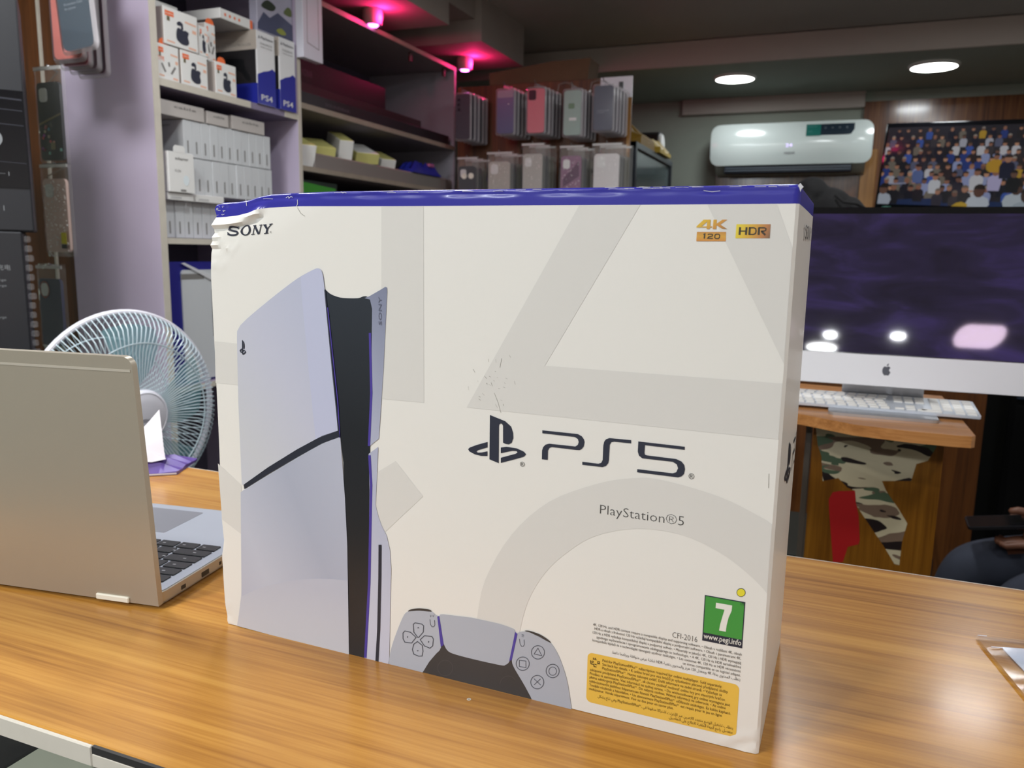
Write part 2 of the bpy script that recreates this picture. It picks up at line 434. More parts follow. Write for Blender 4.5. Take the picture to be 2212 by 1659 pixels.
# goods lying in the showcase right under the worktop edge
m_sage = mt('sage_card', (206, 214, 190), 0.5)
for nm, x0, x1, mat, lb in (('carton', -.1665, -.100, m_sage, 'grey-green carton inside the counter showcase between two black ones'),
                            ('carton', -.375, -.1695, m_dark, 'wide black carton inside the counter showcase left of the grey-green one'),
                            ('carton', -.097, .10, m_dark, 'black carton inside the counter showcase right of the grey-green one')):
    t = thing(nm, lb, 'box', ((x0 + x1) / 2, -.04, .6755))
    w = (x1 - x0) / 2
    bm = NB(); box(bm, -w, -.09, 0, w, .11, .20, .001); link('body', bm, mat, t)
    bm = NB(); box(bm, -w - .0004, -.0905, .15, w + .0004, .1105, .16); link('tape', bm, mt('tape', (120, 126, 112), .4), t)

# ------------------------------------------------------------------ the big white console carton
BW, BH, BD = 0.43, 0.3532, 0.1617
C0 = Vector((0.461437, -0.488946, 0.31323))
R0 = Matrix(((0.920464017608907, 0.3904476257121486, 0.017223352258370198), (0.07952961098651434, -0.14397673150675738, -0.986380120319223),
             (-0.3826500140645544, 0.9092971749435809, -0.1635775485084041))).transposed()
def bx(px, py, plane=0.0):
    d = R0 @ Vector(((px - 1106) / FPX, (py - 829.5) / FPX, 1.0)); k = (plane - C0.y) / d.y
    p = C0 + d * k; return (p.x, p.z)
def bs(px, py):
    d = R0 @ Vector(((px - 1106) / FPX, (py - 829.5) / FPX, 1.0)); k = (BW - C0.x) / d.x
    p = C0 + d * k; return (p.y, p.z)
def interp(tab, x):
    if x <= tab[0][0]: return tab[0][1]
    for a, b in zip(tab, tab[1:]):
        if x <= b[0]:
            return a[1] + (b[1] - a[1]) * (x - a[0]) / max(1e-9, b[0] - a[0])
    return tab[-1][1]
TOP = [bx(*p) for p in [(456, 440), (462, 437), (500, 435), (526, 431), (545, 424.5), (575, 419), (620, 417), (700, 414), (850, 411.5), (1100, 408), (1400, 403.5), (1728, 398)]]
BAND = [bx(*p) for p in [(457, 470), (475, 469), (500, 466.5), (530, 460), (545, 455), (575, 449.5), (640, 446.5), (850, 446.5), (1100, 445), (1400, 443.5), (1734, 441)]]
LEFT = sorted([(v, u) for u, v in [bx(*p) for p in [(457, 440), (453, 452), (459, 466), (454, 490), (456, 510), (454, 530), (455, 560), (456, 600), (461, 700), (466, 800), (473, 950), (477, 1060), (479, 1120), (483, 1160), (480.5, 1200), (482, 1240), (486, 1300), (493, 1347)]]])
def seg(p, a, b):
    ax, ay = a; vx, vy = b[0] - a[0], b[1] - a[1]
    L2 = vx * vx + vy * vy + 1e-12
    t_ = max(0, min(1, ((p[0] - ax) * vx + (p[1] - ay) * vy) / L2))
    return math.hypot(p[0] - ax - t_ * vx, p[1] - ay - t_ * vy), t_
RIDGES = []
for pl, amp, w in [([(456, 486), (500, 484), (530, 474), (556, 458), (566, 451)], -.0022, .0028), ([(456, 496), (505, 492), (545, 478), (570, 456)], .0016, .0026),
                   ([(454, 500), (492, 499)], -.0012, .0015), ([(454, 507), (484, 506)], .0012, .0014), ([(455, 512), (478, 510)], -.001, .0014),
                   ([(455, 530), (480, 535), (500, 538)], -.0012, .0014), ([(456, 535), (495, 542)], .0009, .0016), ([(463, 574), (480, 578), (492, 573)], -.0008, .0012),
                   ([(500, 550), (520, 520)], -.0006, .0012), ([(1556, 1604), (1600, 1594), (1636, 1588)], -.0012, .0016), ([(1590, 1615), (1630, 1604)], .0013, .0017),
                   ([(1600, 1622), (1634, 1614)], -.0012, .0014), ([(488, 1308), (505, 1304)], -.0006, .001), ([(492, 1338), (508, 1343)], -.001, .0014),
                   ([(484, 1165), (481, 1210)], .001, .0012), ([(485, 1200), (484, 1222)], -.0008, .001), ([(493, 1330), (512, 1350)], .0008, .0018)]:
    RIDGES.append(([bx(*p) for p in pl], amp * (1.7 if len(RIDGES) < 9 else .9), w))
CR = (bx(468, 590), bx(640, 486))
def disp(u, v):
    d = 0.0
    if u < 0.075 and v > 0.20 or v < 0.03 or u < 0.012:
        for pl, amp, w in RIDGES:
            dm = 9; tt = 0
            for k in range(len(pl) - 1):
                q, t_ = seg((u, v), pl[k], pl[k + 1])
                if q < dm: dm = q; tt = (k + t_) / (len(pl) - 1)
            if dm < 4 * w: d += amp * math.exp(-(dm / w) ** 2) * min(1, 4 * (1 - tt) + .15)
    (ax, ay), (cx, cy) = CR
    nx, ny = -(cy - ay), cx - ax; n_ = math.hypot(nx, ny); s_ = ((u - ax) * nx + (v - ay) * ny) / n_
    if s_ > 0: d += 0.006 * min(1, s_ / .05) ** 1.5
    return d
m_card = mt('white_card', (227, 225, 219), 0.38, spec=0.4, coat=0.12)
m_blue = mt('blue_card', (50, 48, 152), 0.30, spec=0.35, coat=0.06)
m_scuff = mt('scuffed_card', (205, 205, 210), 0.7)
carton = thing('console_carton', 'large white game console carton with blue top band and crushed upper left corner', 'box', (0, 0, 1.0003), rz=R(-1.10645))
NS = 150
cols = [(i / NS) for i in range(NS + 1)]
cols = [0.55 * c + 0.45 * c * c for c in cols]
NBR, NTR = 110, 9
rows = []                                            # grid of front vertices
for j in range(NBR + 1): rows.append(('b', j / NBR))
for j in range(1, NTR + 1): rows.append(('t', j / NTR))
for j in range(1, 4): rows.append(('r', j / 3))
def fpos(s, kind, q):
    u = s * BW
    vb = interp(BAND, u); vt = interp(TOP, u) - 0.002
    if kind == 'b': v = vb * (1 - (1 - q) ** 1.0); y = 0.0
    elif kind == 't': v = vb + (vt - vb) * q; y = 0.0
    else: v = vt + 0.002 * math.sin(q * PI / 2); y = 0.004 * (1 - math.cos(q * PI / 2))
    uL = interp(LEFT, v) * (1 - s) ** 2
    if kind != 'b' and 0.03 < s: y += 0.0012 * math.exp(-((v - vt + .0012) / .0016) ** 2) * (0.5 + 0.5 * math.sin(s * 23) * math.sin(s * 57 + 1))
    return Vector((u + uL, y + disp(u, v), v))
def ring(kind, q):
    front = [fpos(s, kind, q) for s in cols]
    f1 = front[-1]; f1.x = BW - 0.0018
    z = f1.z; y0 = f1.y
    bul = lambda a: 0.003 * math.sin(PI * a) * math.sin(PI * min(1, max(0, z / BH)))
    right = [Vector((BW + bul(a) - (0.0 if kind != 'r' else .003 * (1 - math.cos(q * PI / 2))), 0.0018 + y0 + (BD - .0018 - y0) * a, z)) for a in [k / 12 for k in range(13)]]
    zl = front[0].z; uL = front[0].x
    zb = lambda x: z + (zl - z) * (1 - x / BW)
    back = [Vector((BW * (1 - k / 8), BD, z if k < 7 else zb(0))) for k in range(1, 8)]
    left = [Vector((uL * (1 - a) ** 2, BD * (1 - a * 0 - 0) * (1 - k / 8) + front[0].y * (k / 8), zl)) for k, a in [(k, 1 - k / 8) for k in range(0, 8)]]
    return front + right + back + left
RG = [ring(*r) for r in rows]
nr = len(RG[0])
bmA = NB(); bmB = NB()
def bands(bm, lo, hi):
    vv = [[bm.verts.new(p) for p in RG[j]] for j in range(lo, hi + 1)]
    for a, b in zip(vv, vv[1:]):
        for k in range(nr):
            bm.faces.new([a[k], a[(k + 1) % nr], b[(k + 1) % nr], b[k]])
    return vv
va = bands(bmA, 0, NBR)
c = bmA.verts.new((BW / 2, BD / 2, 0.0005))
for k in range(nr): bmA.faces.new([va[0][(k + 1) % nr], va[0][k], c])
vb_ = bands(bmB, NBR, len(RG) - 1)
c = bmB.verts.new((BW / 2, BD / 2, BH - 0.0015))
for k in range(nr): bmB.faces.new([vb_[-1][k], vb_[-1][(k + 1) % nr], c])
link('carton_body', bmA, m_card, carton, smooth=40)
tag(link('top_band', bmB, m_blue, carton, smooth=50), 'blue glossy band around the top of the carton')

def dec(bm, pts, layer=1, mi=0, holes=(), sub=False):
    L2 = lambda p: (lambda q: (min(q[0], BW - .0020) if layer == 1 else q[0], q[1]))(bx(*p))
    o = [L2(p) for p in pts]; hs = [[L2(p) for p in h] for h in holes]
    if sub:
        n = []
        for a, b in zip(o, o[1:] + o[:1]):
            k = max(1, int(math.hypot(b[0] - a[0], b[1] - a[1]) / .004)); n += [(a[0] + (b[0] - a[0]) * i / k, a[1] + (b[1] - a[1]) * i / k) for i in range(k)]
        o = n
    loops = [[Vector((p[0], p[1], 0)) for p in L_] for L_ in [o] + hs]
    al = [p for L_ in loops for p in L_]
    vs = [bm.verts.new((p.x, disp(p.x, p.y) - 0.00016 * layer, p.y)) for p in al]
    for tr in tessellate_polygon(loops):
        if len(set(tr)) < 3: continue
        f = bm.faces.new([vs[i] for i in tr]); f.material_index = mi
    bm.normal_update()
def fixn(bm, d=Vector((0, -1, 0))):
    bm.normal_update()
    for f in bm.faces:
        if f.normal.dot(d) < 0: f.normal_flip()
def strokepts(pts, w, closed=False):
    """px outline strips for a stroked polyline"""
    n = len(pts); A = []; B = []
    for i in range(n):
        p = pts[i]; a = pts[i - 1] if (i > 0 or closed) else p; b = pts[(i + 1) % n] if (i < n - 1 or closed) else p
        d1 = (p[0] - a[0], p[1] - a[1]); d2 = (b[0] - p[0], b[1] - p[1])
        l1 = math.hypot(*d1); l2 = math.hypot(*d2)
        if l1 < 1e-9: d1 = d2; l1 = l2
        if l2 < 1e-9: d2 = d1; l2 = l1
        n1 = (-d1[1] / l1, d1[0] / l1); n2 = (-d2[1] / l2, d2[0] / l2)
        mx, my = n1[0] + n2[0], n1[1] + n2[1]; q = mx * mx + my * my
        if q < 0.3: mx, my, q = n1[0] * 1, n1[1] * 1, 2
        kk = w / q
        A.append((p[0] + mx * kk, p[1] + my * kk)); B.append((p[0] - mx * kk, p[1] - my * kk))
    return A, B
def stroke(bm, pts, w, layer=2, closed=False, mi=0, fn=None):
    A, B = strokepts(pts, w, closed); n = len(pts)
    def pv(p):
        if fn: return bm.verts.new(fn(p, layer))
        u, v = bx(*p); return bm.verts.new((u, disp(u, v) - 0.00016 * layer, v))
    a = [pv(p) for p in A]; b = [pv(p) for p in B]
    for i in range(n if closed else n - 1):
        j = (i + 1) % n
        f = bm.faces.new([a[i], a[j], b[j], b[i]]); f.material_index = mi
def arc(cx, cy, rx, ry, a0=0, a1=360, n=24, rot=0):
    P = []
    cl = abs(a1 - a0) >= 360
    for k in range(n if cl else n + 1):
        t_ = R(a0 + (a1 - a0) * k / n); x, y = rx * math.cos(t_), ry * math.sin(t_)
        c_, s_ = math.cos(R(rot)), math.sin(R(rot)); P.append((cx + x * c_ - y * s_, cy + x * s_ + y * c_))
    return P
def smooth(pts, n=4, closed=False):
    """Catmull-Rom through px points"""
    out = []; N = len(pts)
    for i in range(N if closed else N - 1):
        g = lambda k: pts[k % N] if closed else pts[max(0, min(N - 1, k))]
        p0, p1, p2, p3 = g(i - 1), g(i), g(i + 1), g(i + 2)
        for k in range(n):
            t_ = k / n; out.append(tuple(0.5 * ((2 * p1[c]) + (-p0[c] + p2[c]) * t_ + (2 * p0[c] - 5 * p1[c] + 4 * p2[c] - p3[c]) * t_ * t_ + (-p0[c] + 3 * p1[c] - 3 * p2[c] + p3[c]) * t_ ** 3) for c in (0, 1)))
    if not closed: out.append(pts[-1])
    return out
def Z(ox, oy, s, pts): return [(ox + x / s, oy + y / s) for x, y in pts]
def pr(name, bm, mat, label=None, kind=None):
    fixn(bm); return tag(link(name, bm, mat, carton, smooth=0), label, kind=kind)
# pale grey shapes printed on the front
m_grey = mt('pale_grey_print', (214, 212, 207), 0.38, spec=0.4, coat=0.12)
bm = NB(); dec(bm, [(824, 447.5), (915, 446.5), (916, 871), (466, 828), (464, 738), (824, 775)]); pr('square_print', bm, m_grey)
bm = NB(); dec(bm, [(1251, 445), (1383, 444), (1177, 791), (1735, 833), (1722, 954.5), (1008, 881)]); pr('triangle_print', bm, m_grey)
bm = NB(); dec(bm, [(1528, 443), (1678, 442), (1729, 536), (1714, 788)]); pr('triangle_print', bm, m_grey)
ro = smooth([(1030, 1340), (1048, 1254), (1105, 1156), (1186, 1085), (1288, 1046.5), (1365, 1034), (1430, 1038), (1552, 1073), (1640, 1116), (1692, 1147)])
ri = smooth([(1684, 1312), (1658, 1283), (1613, 1238), (1552, 1193), (1471, 1156), (1377, 1143), (1288, 1158), (1227, 1193), (1178, 1238), (1141, 1299), (1122, 1370), (1121, 1400)])
bm = NB(); dec(bm, [(1029, 1400)] + ro + ri); pr('circle_print', bm, m_grey)
bm = NB(); dec(bm, [(854.6, 997), (914, 1073), (830, 1152), (800, 1134), (800, 1030)]); pr('cross_print', bm, m_grey)
bm = NB(); dec(bm, [(471, 1002), (521, 1048), (530, 1161), (480, 1123)]); pr('cross_print', bm, m_grey)
# console picture
con = grad('console_white_print', [(0, (196, 201, 216)), (.45, (196, 198, 204)), (.75, (190, 192, 208)), (1, (182, 186, 206))], (0.7, 0, 0.5), 0.02, 0.20)
con2 = grad('console_lower_print', [(0, (176, 178, 194)), (.35, (186, 190, 204)), (.7, (168, 173, 190)), (1, (178, 182, 198))], (0.75, 0, 0.35), 0.0, 0.14)
lil = mt('console_lilac_print', (186, 190, 214), 0.38, coat=0.12)
blk = grad('console_black_print', [(0, (34, 34, 37)), (.6, (24, 27, 34)), (1, (42, 48, 58))], 2, 0.0, 0.30, rough=0.32)
purp = mt('purple_print', (72, 58, 150), 0.38); slot = mt('dark_navy_print', (34, 38, 52), 0.38)
bm = NB()
core = [(698, 618)] + smooth([(703, 626), (713, 635), (726, 641), (742, 644.5), (773, 645), (786, 641), (794, 642), (800, 648), (804, 668)]) + [(804, 800), (800, 965), (800, 1048), (797, 1260), (787, 1423), (755, 1416), (742, 1000)]
dec(bm, core, 2); pr('console_core_picture', bm, blk)
bm = NB()
fin = [(788, 645), (800, 640), (826, 625), (833, 620.5), (836.5, 622), (837, 631), (829, 800), (819, 948), (799, 964.5), (803, 800), (804.5, 668), (800, 648)]
dec(bm, fin, 3)
dec(bm, [(797, 981), (817.5, 966), (815, 1030), (812, 1092), (818, 1116), (825, 1136), (836, 1158), (843, 1190), (845.5, 1230), (841, 1436), (788, 1424), (796, 1260), (799, 1060)], 3)
grf = grad('console_fin_print', [(0, (196, 198, 214)), (.55, (172, 176, 196)), (1, (120, 126, 150))], (0.6, 0, 0.8), 0.10, 0.33)
pr('console_fin_picture', bm, grf)
bm = NB()
stroke(bm, [(800, 720), (803, 850), (798, 964)], 5, 4); stroke(bm, [(799, 984), (802.5, 1048), (798.5, 1260), (790, 1421)], 5.5, 4)
stroke(bm, [(709, 665), (719, 760), (731, 870), (735, 946)], 2.2, 5); pr('console_glow_picture', bm, purp)
bm = NB()
up = [(523.4, 1046), (516, 870), (513, 730), (513.5, 716), (520.7, 703)] + smooth([(535, 689), (556, 671), (599, 636), (643, 603), (675, 585), (688, 580.6), (696, 586), (699.5, 600)]) + [(702.5, 625), (718.7, 793), (731, 931)] + smooth([(731, 931), (697, 943), (643, 972), (580, 1012), (526, 1049)])
dec(bm, up, 4)
pr('console_upper_picture', bm, con)
bm = NB(); dec(bm, [(651, 599), (675, 585), (688, 580.8), (696, 586), (699.5, 600), (702.5, 625), (718.7, 793), (731, 931), (683, 949), (668, 800), (655, 660)], 5); pr('console_upper_picture', bm, lil)
bm = NB(); dec(bm, [(528, 1047), (580, 1010), (643, 971), (697, 942), (733, 930), (736, 944), (697, 958), (643, 988), (580, 1025), (529, 1057)], 5); stroke(bm, [(822, 1177), (821.5, 1250), (819, 1360), (815, 1432)], 6.5, 5); stroke(bm, [(703, 627), (718.5, 790), (733, 932)], 3, 5); pr('console_seam_picture', bm, slot)
bm = NB()
low = [(521, 1064), (529, 1058)] + smooth([(561, 1038), (643, 989), (697, 959), (736, 944)]) + [(746, 1075), (751, 1178), (755, 1416.5), (513, 1352)] + smooth([(513, 1352), (520, 1310), (522.5, 1280), (522, 1200)])
dec(bm, low, 4); pr('console_lower_picture', bm, con2)
bm = NB(); dec(bm, [(517, 1330), (522, 1289)] + smooth([(560, 1271), (620, 1256), (690, 1250), (752.5, 1254)]) + [(755, 1416.5), (513, 1352)], 5)
pr('console_lower_picture', bm, grad('console_foot_print', [(0, (196, 198, 206)), (1, (182, 185, 199))], 2, 0, .05))
m_ink = mt('navy_ink', (38, 42, 58), 0.4); m_txt = mt('grey_ink', (74, 72, 70), 0.45)
LOGO_P = [(310, 147), (440, 200), (490, 245), (508, 300), (510, 345), (495, 385), (470, 398), (440, 393), (422, 383), (422, 240), (415, 225), (403, 219), (390, 228), (387, 245), (385, 558), (306, 525)]
LOGO_L = [(290, 377), (200, 402), (140, 424), (124, 438), (135, 458), (180, 482), (235, 496), (289, 497), (289, 457), (240, 467), (208, 468), (195, 459), (207, 448), (290, 423)]
LOGO_R = [(403, 425), (450, 418), (540, 432), (600, 460), (619, 483), (600, 503), (530, 523), (403, 556), (403, 512), (530, 478), (546, 466), (536, 455), (500, 453), (403, 473)]
bm = NB()
for lg in (LOGO_P, LOGO_L, LOGO_R): dec(bm, Z(980, 860, 3.95, lg), 2)
pr('shape_logo', bm, m_ink)
bm = NB()
for lg in (LOGO_P, LOGO_L, LOGO_R): dec(bm, [(519.5 + (x - 124) / 495 * 13.5, 734.5 + (y - 147) / 411 * 33) for x, y in lg], 6)
pr('shape_logo', bm, m_ink)
bm = NB()
dec(bm, Z(980, 860, 3.95, [(757, 278), (1060, 310), (1095, 330), (1112, 355), (1117, 380), (1110, 415), (1095, 435), (1075, 447), (1050, 446), (840, 421), (818, 428), (805, 450), (803, 530), (753, 525), (755, 450), (765, 420), (785, 400), (815, 392), (1040, 416), (1060, 402), (1067, 378), (1060, 352), (1035, 335), (757, 303)]), 2)
dec(bm, Z(980, 860, 3.95, [(1515, 362), (1514, 390), (1370, 375), (1345, 380), (1332, 402), (1325, 530), (1318, 560), (1300, 582), (1270, 592), (1098, 572), (1098, 546), (1235, 563), (1260, 555), (1272, 530), (1277, 410), (1285, 375), (1300, 355), (1330, 344)]), 2)
dec(bm, Z(980, 860, 3.95, [(1576, 373), (1972, 418), (1971, 445), (1633, 405), (1628, 470), (1632, 485), (1650, 492), (1900, 523), (1945, 545), (1968, 575), (1974, 610), (1965, 650), (1945, 670), (1915, 680), (1565, 636), (1567, 609), (1870, 645), (1900, 635), (1914, 602), (1905, 570), (1870, 547), (1610, 517), (1582, 495), (1571, 460)]), 2)
pr('model_lettering', bm, m_ink)
# maker's name
def maker(bm, T, layer, fn=None):
    def s_(pts, w, cl=False): stroke(bm, [T(p) for p in pts], w * T.k, layer, cl, fn=fn)
    s_(smooth([(518, 706), (490, 692), (440, 684), (396, 690), (370, 712), (385, 735), (450, 750), (510, 762), (534, 785), (512, 812), (450, 820), (400, 812), (376, 790)], 3), 27)
    s_([(524, 676), (530, 726)], 12); s_([(368, 768), (374, 822)], 12)
    oo = arc(668, 740, 88, 87, n=28, rot=-10); oi = arc(668, 740, 55, 70, n=28, rot=-10)
    if fn is None: dec(bm, [T(p) for p in oo], layer, holes=[[T(p) for p in oi]])
    else: s_(arc(668, 740, 72, 79, n=28, rot=-10), 24, True)
    s_([(815, 662), (797, 806)], 13); s_([(812, 664), (893, 802)], 34); s_([(928, 656), (902, 802)], 13)
    s_([(787, 668), (842, 660)], 13); s_([(768, 811), (828, 803)], 13); s_([(900, 660), (947, 652)], 13)
    s_([(985, 652), (1033, 722)], 34); s_([(1098, 640), (1036, 722)], 15); s_([(1036, 712), (1022, 792)], 30)
    s_([(960, 655), (1018, 648)], 13); s_([(1066, 645), (1121, 636)], 13); s_([(984, 797), (1056, 785)], 13)
class TF:
    def __init__(s, f, k): s.f = f; s.k = k
    def __call__(s, p): return s.f(p)
bm = NB(); maker(bm, TF(lambda p: (440 + p[0] / 7.54, 400 + p[1] / 7.54), 1 / 7.54), 3); pr('maker_lettering', bm, m_ink)
# texts
def btext(bm, s, p0, p1, h_px=None, layer=2, offset=0.0, mi=0, hloc=None, dv=0.0):
    """s from px point p0 to px point p1 along its base line"""
    u0, v0 = bx(*p0); u1, v1 = bx(*p1); v = (v0 + v1) / 2 + dv
    M = Matrix(((1, 0, 0, u0), (0, 0, 0, -0.00016 * layer), (0, 1, 0, v), (0, 0, 0, 1)))
    text(bm, s, M, width=u1 - u0, height=hloc, offset=offset, mi=mi)
bm = NB(); btext(bm, 'PlayStation®5', (1296, 1110), (1477, 1137), hloc=0.0062, offset=-0.012); pr('product_text', bm, m_txt)
bm = NB(); btext(bm, 'CFI-2016', (1452, 1379), (1506, 1386.5), hloc=.0038, offset=-0.012)
btext(bm, '®', (1123, 1008), (1134, 1009.5), hloc=.0032); btext(bm, '®', (1487, 1035), (1499.5, 1037), hloc=.0036); btext(bm, '®', (583, 504), (587, 504), hloc=.0012)
pr('small_marks', bm, m_txt, kind='stuff')
P1 = [("4K, 120 Hz, and HDR content require a compatible display and supporting software. • Obsah v rozlišení 4K, obsah", (122, 652), (1990, 1030)),
      ("HDR a obsah s frekvencí 120 Hz vyžadují kompatibilní displej a podporující software. • Obsah s parametrami 4K,", (140, 702), (1982, 1082)),
      ("120 Hz a HDR vyžaduje kompatibilný displej a podporný softvér. • Materiały w jakości 4K, 120 Hz i HDR wymagają", (120, 752), (1982, 1136)),
      ("zgodnego wyświetlacza i oprogramowania obsługującego te technologie. • A 4K, 120 Hz és HDR tartalmakhoz", (165, 812), (1982, 1188)),
      ("kompatibilis kijelző és a technológiát támogató szoftver szükséges. • Les contenus 4K, 120 Hz et HDR nécessitent", (116, 850), (1978, 1240)),
      ("un écran compatible et un logiciel adapté.", (1252, 1140), (1976, 1292))]
bm = NB()
for s, a, b in P1: btext(bm, s, *Z(1260, 1240, 5.82, [a, b]), hloc=.0018)
btext(bm, arabic("يتطلّب المحتوى بدقّة 4K وبمعدّل 120 هرتز والمحتوى بتقنية HDR شاشة عرض متوافقة وبرنامجًا داعمًا."), *Z(1260, 1240, 5.82, [(360, 1002), (1972, 1345)]), hloc=.0019)
pr('small_print', bm, m_txt, kind='stuff')
YS = lambda p: Z(1250, 1400, 5.978, p)
u0, v0 = bx(*YS([(107, 375)])[0]); u1, v1 = bx(*YS([(2054, 818)])[0]); _, vt_ = bx(*YS([(1100, 270)])[0]); _, vb2 = bx(*YS([(1060, 925)])[0])
bm = NB(); MY = lambda lay: Matrix(((1, 0, 0, 0), (0, 0, 0, -0.00016 * lay), (0, 1, 0, 0), (0, 0, 0, 1)))
flat(bm, rrect(u1 - u0, vt_ - vb2, .0035, 5, (u0 + u1) / 2, (vt_ + vb2) / 2), MY(1)); pr('notice_panel', bm, mt('yellow_print', (228, 186, 76), 0.4))
PLUS = "PlayStation®Plus*¹"
P2 = [("Paid-for %s subscription required for online multiplayer. Sold separately." % PLUS, (308, 180), (1852, 512)), ("See back for details. • K online hraní pro více hráčů je vyžadováno placené předplatné služby", (306, 228), (1925, 582)),
      ("%s. Nutno zakoupit zvlášť. Další informace na zadní straně. • Vyžaduje sa" % PLUS, (304, 281), (1848, 617)), ("zakúpené predplatné %s, ak chcete využívať možnosť online hry pre viacerých hráčov." % PLUS, (146, 296), (1895, 684)),
      ("Predáva sa samostatne. Viac informácií na zadnej strane. • Do wieloosobowej gry online wymagana jest", (144, 344), (1952, 752)), ("płatna subskrypcja %s. Do nabycia osobno. Więcej informacji na odwrocie. • Az online" % PLUS, (142, 394), (1898, 788)),
      ("többrésztvevős játékhoz folyamatosan fizetett %s előfizetés szükséges. Ez külön kapható." % PLUS, (138, 443), (1965, 862)), ("További részletek a hátoldalon. • Un abonnement %s est requis pour le jeu en ligne" % PLUS, (138, 493), (1848, 888)),
      ("multijoueur. Vendu séparément. Voir au dos pour en savoir plus.", (136, 543), (1222, 790)), (arabic("يتطلّب تشغيل الوضع متعدّد اللاعبين عبر الإنترنت اشتراكًا مدفوعًا في PlayStation®Plus*¹، وهي تُباع بشكل".replace('ُ', '').replace('،', ',')), (248, 640), (1992, 1048)),
      (arabic("منفصل. راجع الجهة الخلفية للاطّلاع على التفاصيل."), (1160, 915), (1986, 1100))]
bm = NB()
for s, a, b in P2: btext(bm, s, *YS([a, b]), hloc=.0019, layer=3)
def ys(pts, w, cl=False): stroke(bm, YS(pts), w, 3, cl)
ys([(190, 125), (190, 152)], 1.6); ys([(205, 150), (215, 132), (228, 154), (205, 150)], 1.2); ys([(155, 160), (160, 205), (195, 212), (200, 240), (232, 245)], 1.6)
ys(arc(182, 178, 10, 10, n=10), 1.2, True); ys([(248, 172), (270, 176), (268, 198), (246, 194)], 1.2, True); ys([(205, 208), (235, 218)], 1.4); ys([(240, 205), (276, 206)], 1.4)
pr('notice_text', bm, mt('brown_ink', (78, 60, 30), 0.45), kind='stuff')
# age rating
ZS = lambda p: Z(1260, 1240, 5.82, p)
gq = [bx(*p) for p in ZS([(1528, 268), (2035, 358), (2000, 940), (1493, 840)])]
ga, gb = (gq[0][0] + gq[3][0]) / 2, (gq[1][0] + gq[2][0]) / 2; gt, gl = (gq[0][1] + gq[1][1]) / 2, (gq[2][1] + gq[3][1]) / 2
bm = NB(); flat(bm, [(ga, gl), (gb, gl), (gb, gt), (ga, gt)], MY(1)); pr('rating_border', bm, m_ink)
gs = gl + (gt - gl) * .185
bm = NB(); flat(bm, [(ga + .0006, gs), (gb - .0006, gs), (gb - .0006, gt - .0006), (ga + .0006, gt - .0006)], MY(2)); pr('rating_panel', bm, mt('green_print', (66, 148, 62), 0.4))
m_wp = mt('white_print', (228, 226, 218), 0.4)
bm = NB(); dec(bm, ZS([(1670, 362), (1872, 398), (1866, 465), (1828, 550), (1802, 650), (1792, 728), (1708, 712), (1722, 635), (1748, 545), (1776, 452), (1664, 430)]), 3)
btext(bm, 'www.pegi.info', *ZS([(1512, 812), (1985, 900)]), hloc=.0036, layer=3, offset=.008); pr('rating_numeral', bm, m_wp)
bm = NB(); btext(bm, 'TM', *ZS([(1968, 392), (2018, 402)]), hloc=.0022, layer=3); dec(bm, ZS(arc(1983, 238, 57, 55, n=24)), 1); pr('rating_mark', bm, m_ink)
bm = NB(); dec(bm, ZS(arc(1983, 238, 50, 48, n=24)), 2); pr('yellow_dot', bm, mt('yellow_dot_print', (226, 214, 56), 0.4))
# 4K 120 HDR badges
KS = lambda p: Z(1460, 380, 6.9125, p)
gold = grad('gold_print', [(0, (226, 190, 60)), (.35, (214, 168, 56)), (.7, (200, 140, 66)), (1, (150, 112, 70))], (1, 0, -1.2), bx(1505, 480)[0] - 1.2 * bx(1505, 480)[1], bx(1570, 497)[0] - 1.2 * bx(1570, 497)[1] )
bm = NB()
dec(bm, KS([(415, 662), (520, 662), (511, 762), (541, 762), (538, 779), (509, 779), (505, 803), (457, 803), (462, 779), (306, 779), (308, 762)]), 2, holes=[KS([(468, 690), (384, 762), (462, 762)])])
dec(bm, KS([(562, 662), (612, 662), (609, 722), (695, 662), (768, 662), (664, 736), (768, 803), (700, 803), (606, 745), (602, 803), (550, 803)]), 2); pr('resolution_badge', bm, gold)
bm = NB(); dec(bm, KS([(315, 843), (750, 843), (745, 983), (305, 983)]), 2); pr('frame_rate_badge', bm, grad('gold_print_low', [(0, (206, 140, 68)), (.5, (212, 160, 62)), (1, (196, 140, 70))], 2, bx(1530, 522)[1], bx(1530, 502)[1]))
bm = NB(); dec(bm, KS([(905, 730), (1415, 730), (1402, 940), (887, 940)]), 2); pr('range_badge', bm, grad('gold_print_wide', [(0, (226, 206, 62)), (.45, (214, 166, 62)), (.8, (186, 124, 74)), (1, (130, 98, 74))], (1, 0, -.4), bx(1589, 500)[0] - .4 * bx(1589, 500)[1], bx(1662, 512)[0] - .4 * bx(1662, 512)[1]))
bm = NB()
for pl, w in [([(960, 775), (950, 890)], 30), ([(1056, 775), (1046, 890)], 30), ([(955, 832), (1050, 832)], 17), ([(1105, 775), (1095, 890)], 30), ([(1095, 783), (1165, 783), (1190, 795), (1198, 830), (1188, 868), (1160, 882), (1090, 882)], 18), ([(1242, 782), (1235, 890)], 30), ([(1235, 783), (1320, 783), (1345, 795), (1340, 822), (1320, 832), (1270, 834)], 18), ([(1280, 838), (1335, 890)], 30)]:
    stroke(bm, KS(pl), w / 6.9, 3)
for pl, w in [([(412, 882), (432, 876), (425, 945)], 20), ([(478, 890), (490, 878), (540, 878), (550, 892), (540, 908), (490, 920), (475, 940), (555, 942)], 15), ([(600, 878), (640, 878), (655, 895), (650, 930), (635, 944), (595, 944), (580, 928), (585, 893)], 15)]:
    stroke(bm, KS(pl), w / 6.9, 3, closed=(pl[0] == (600, 878)))
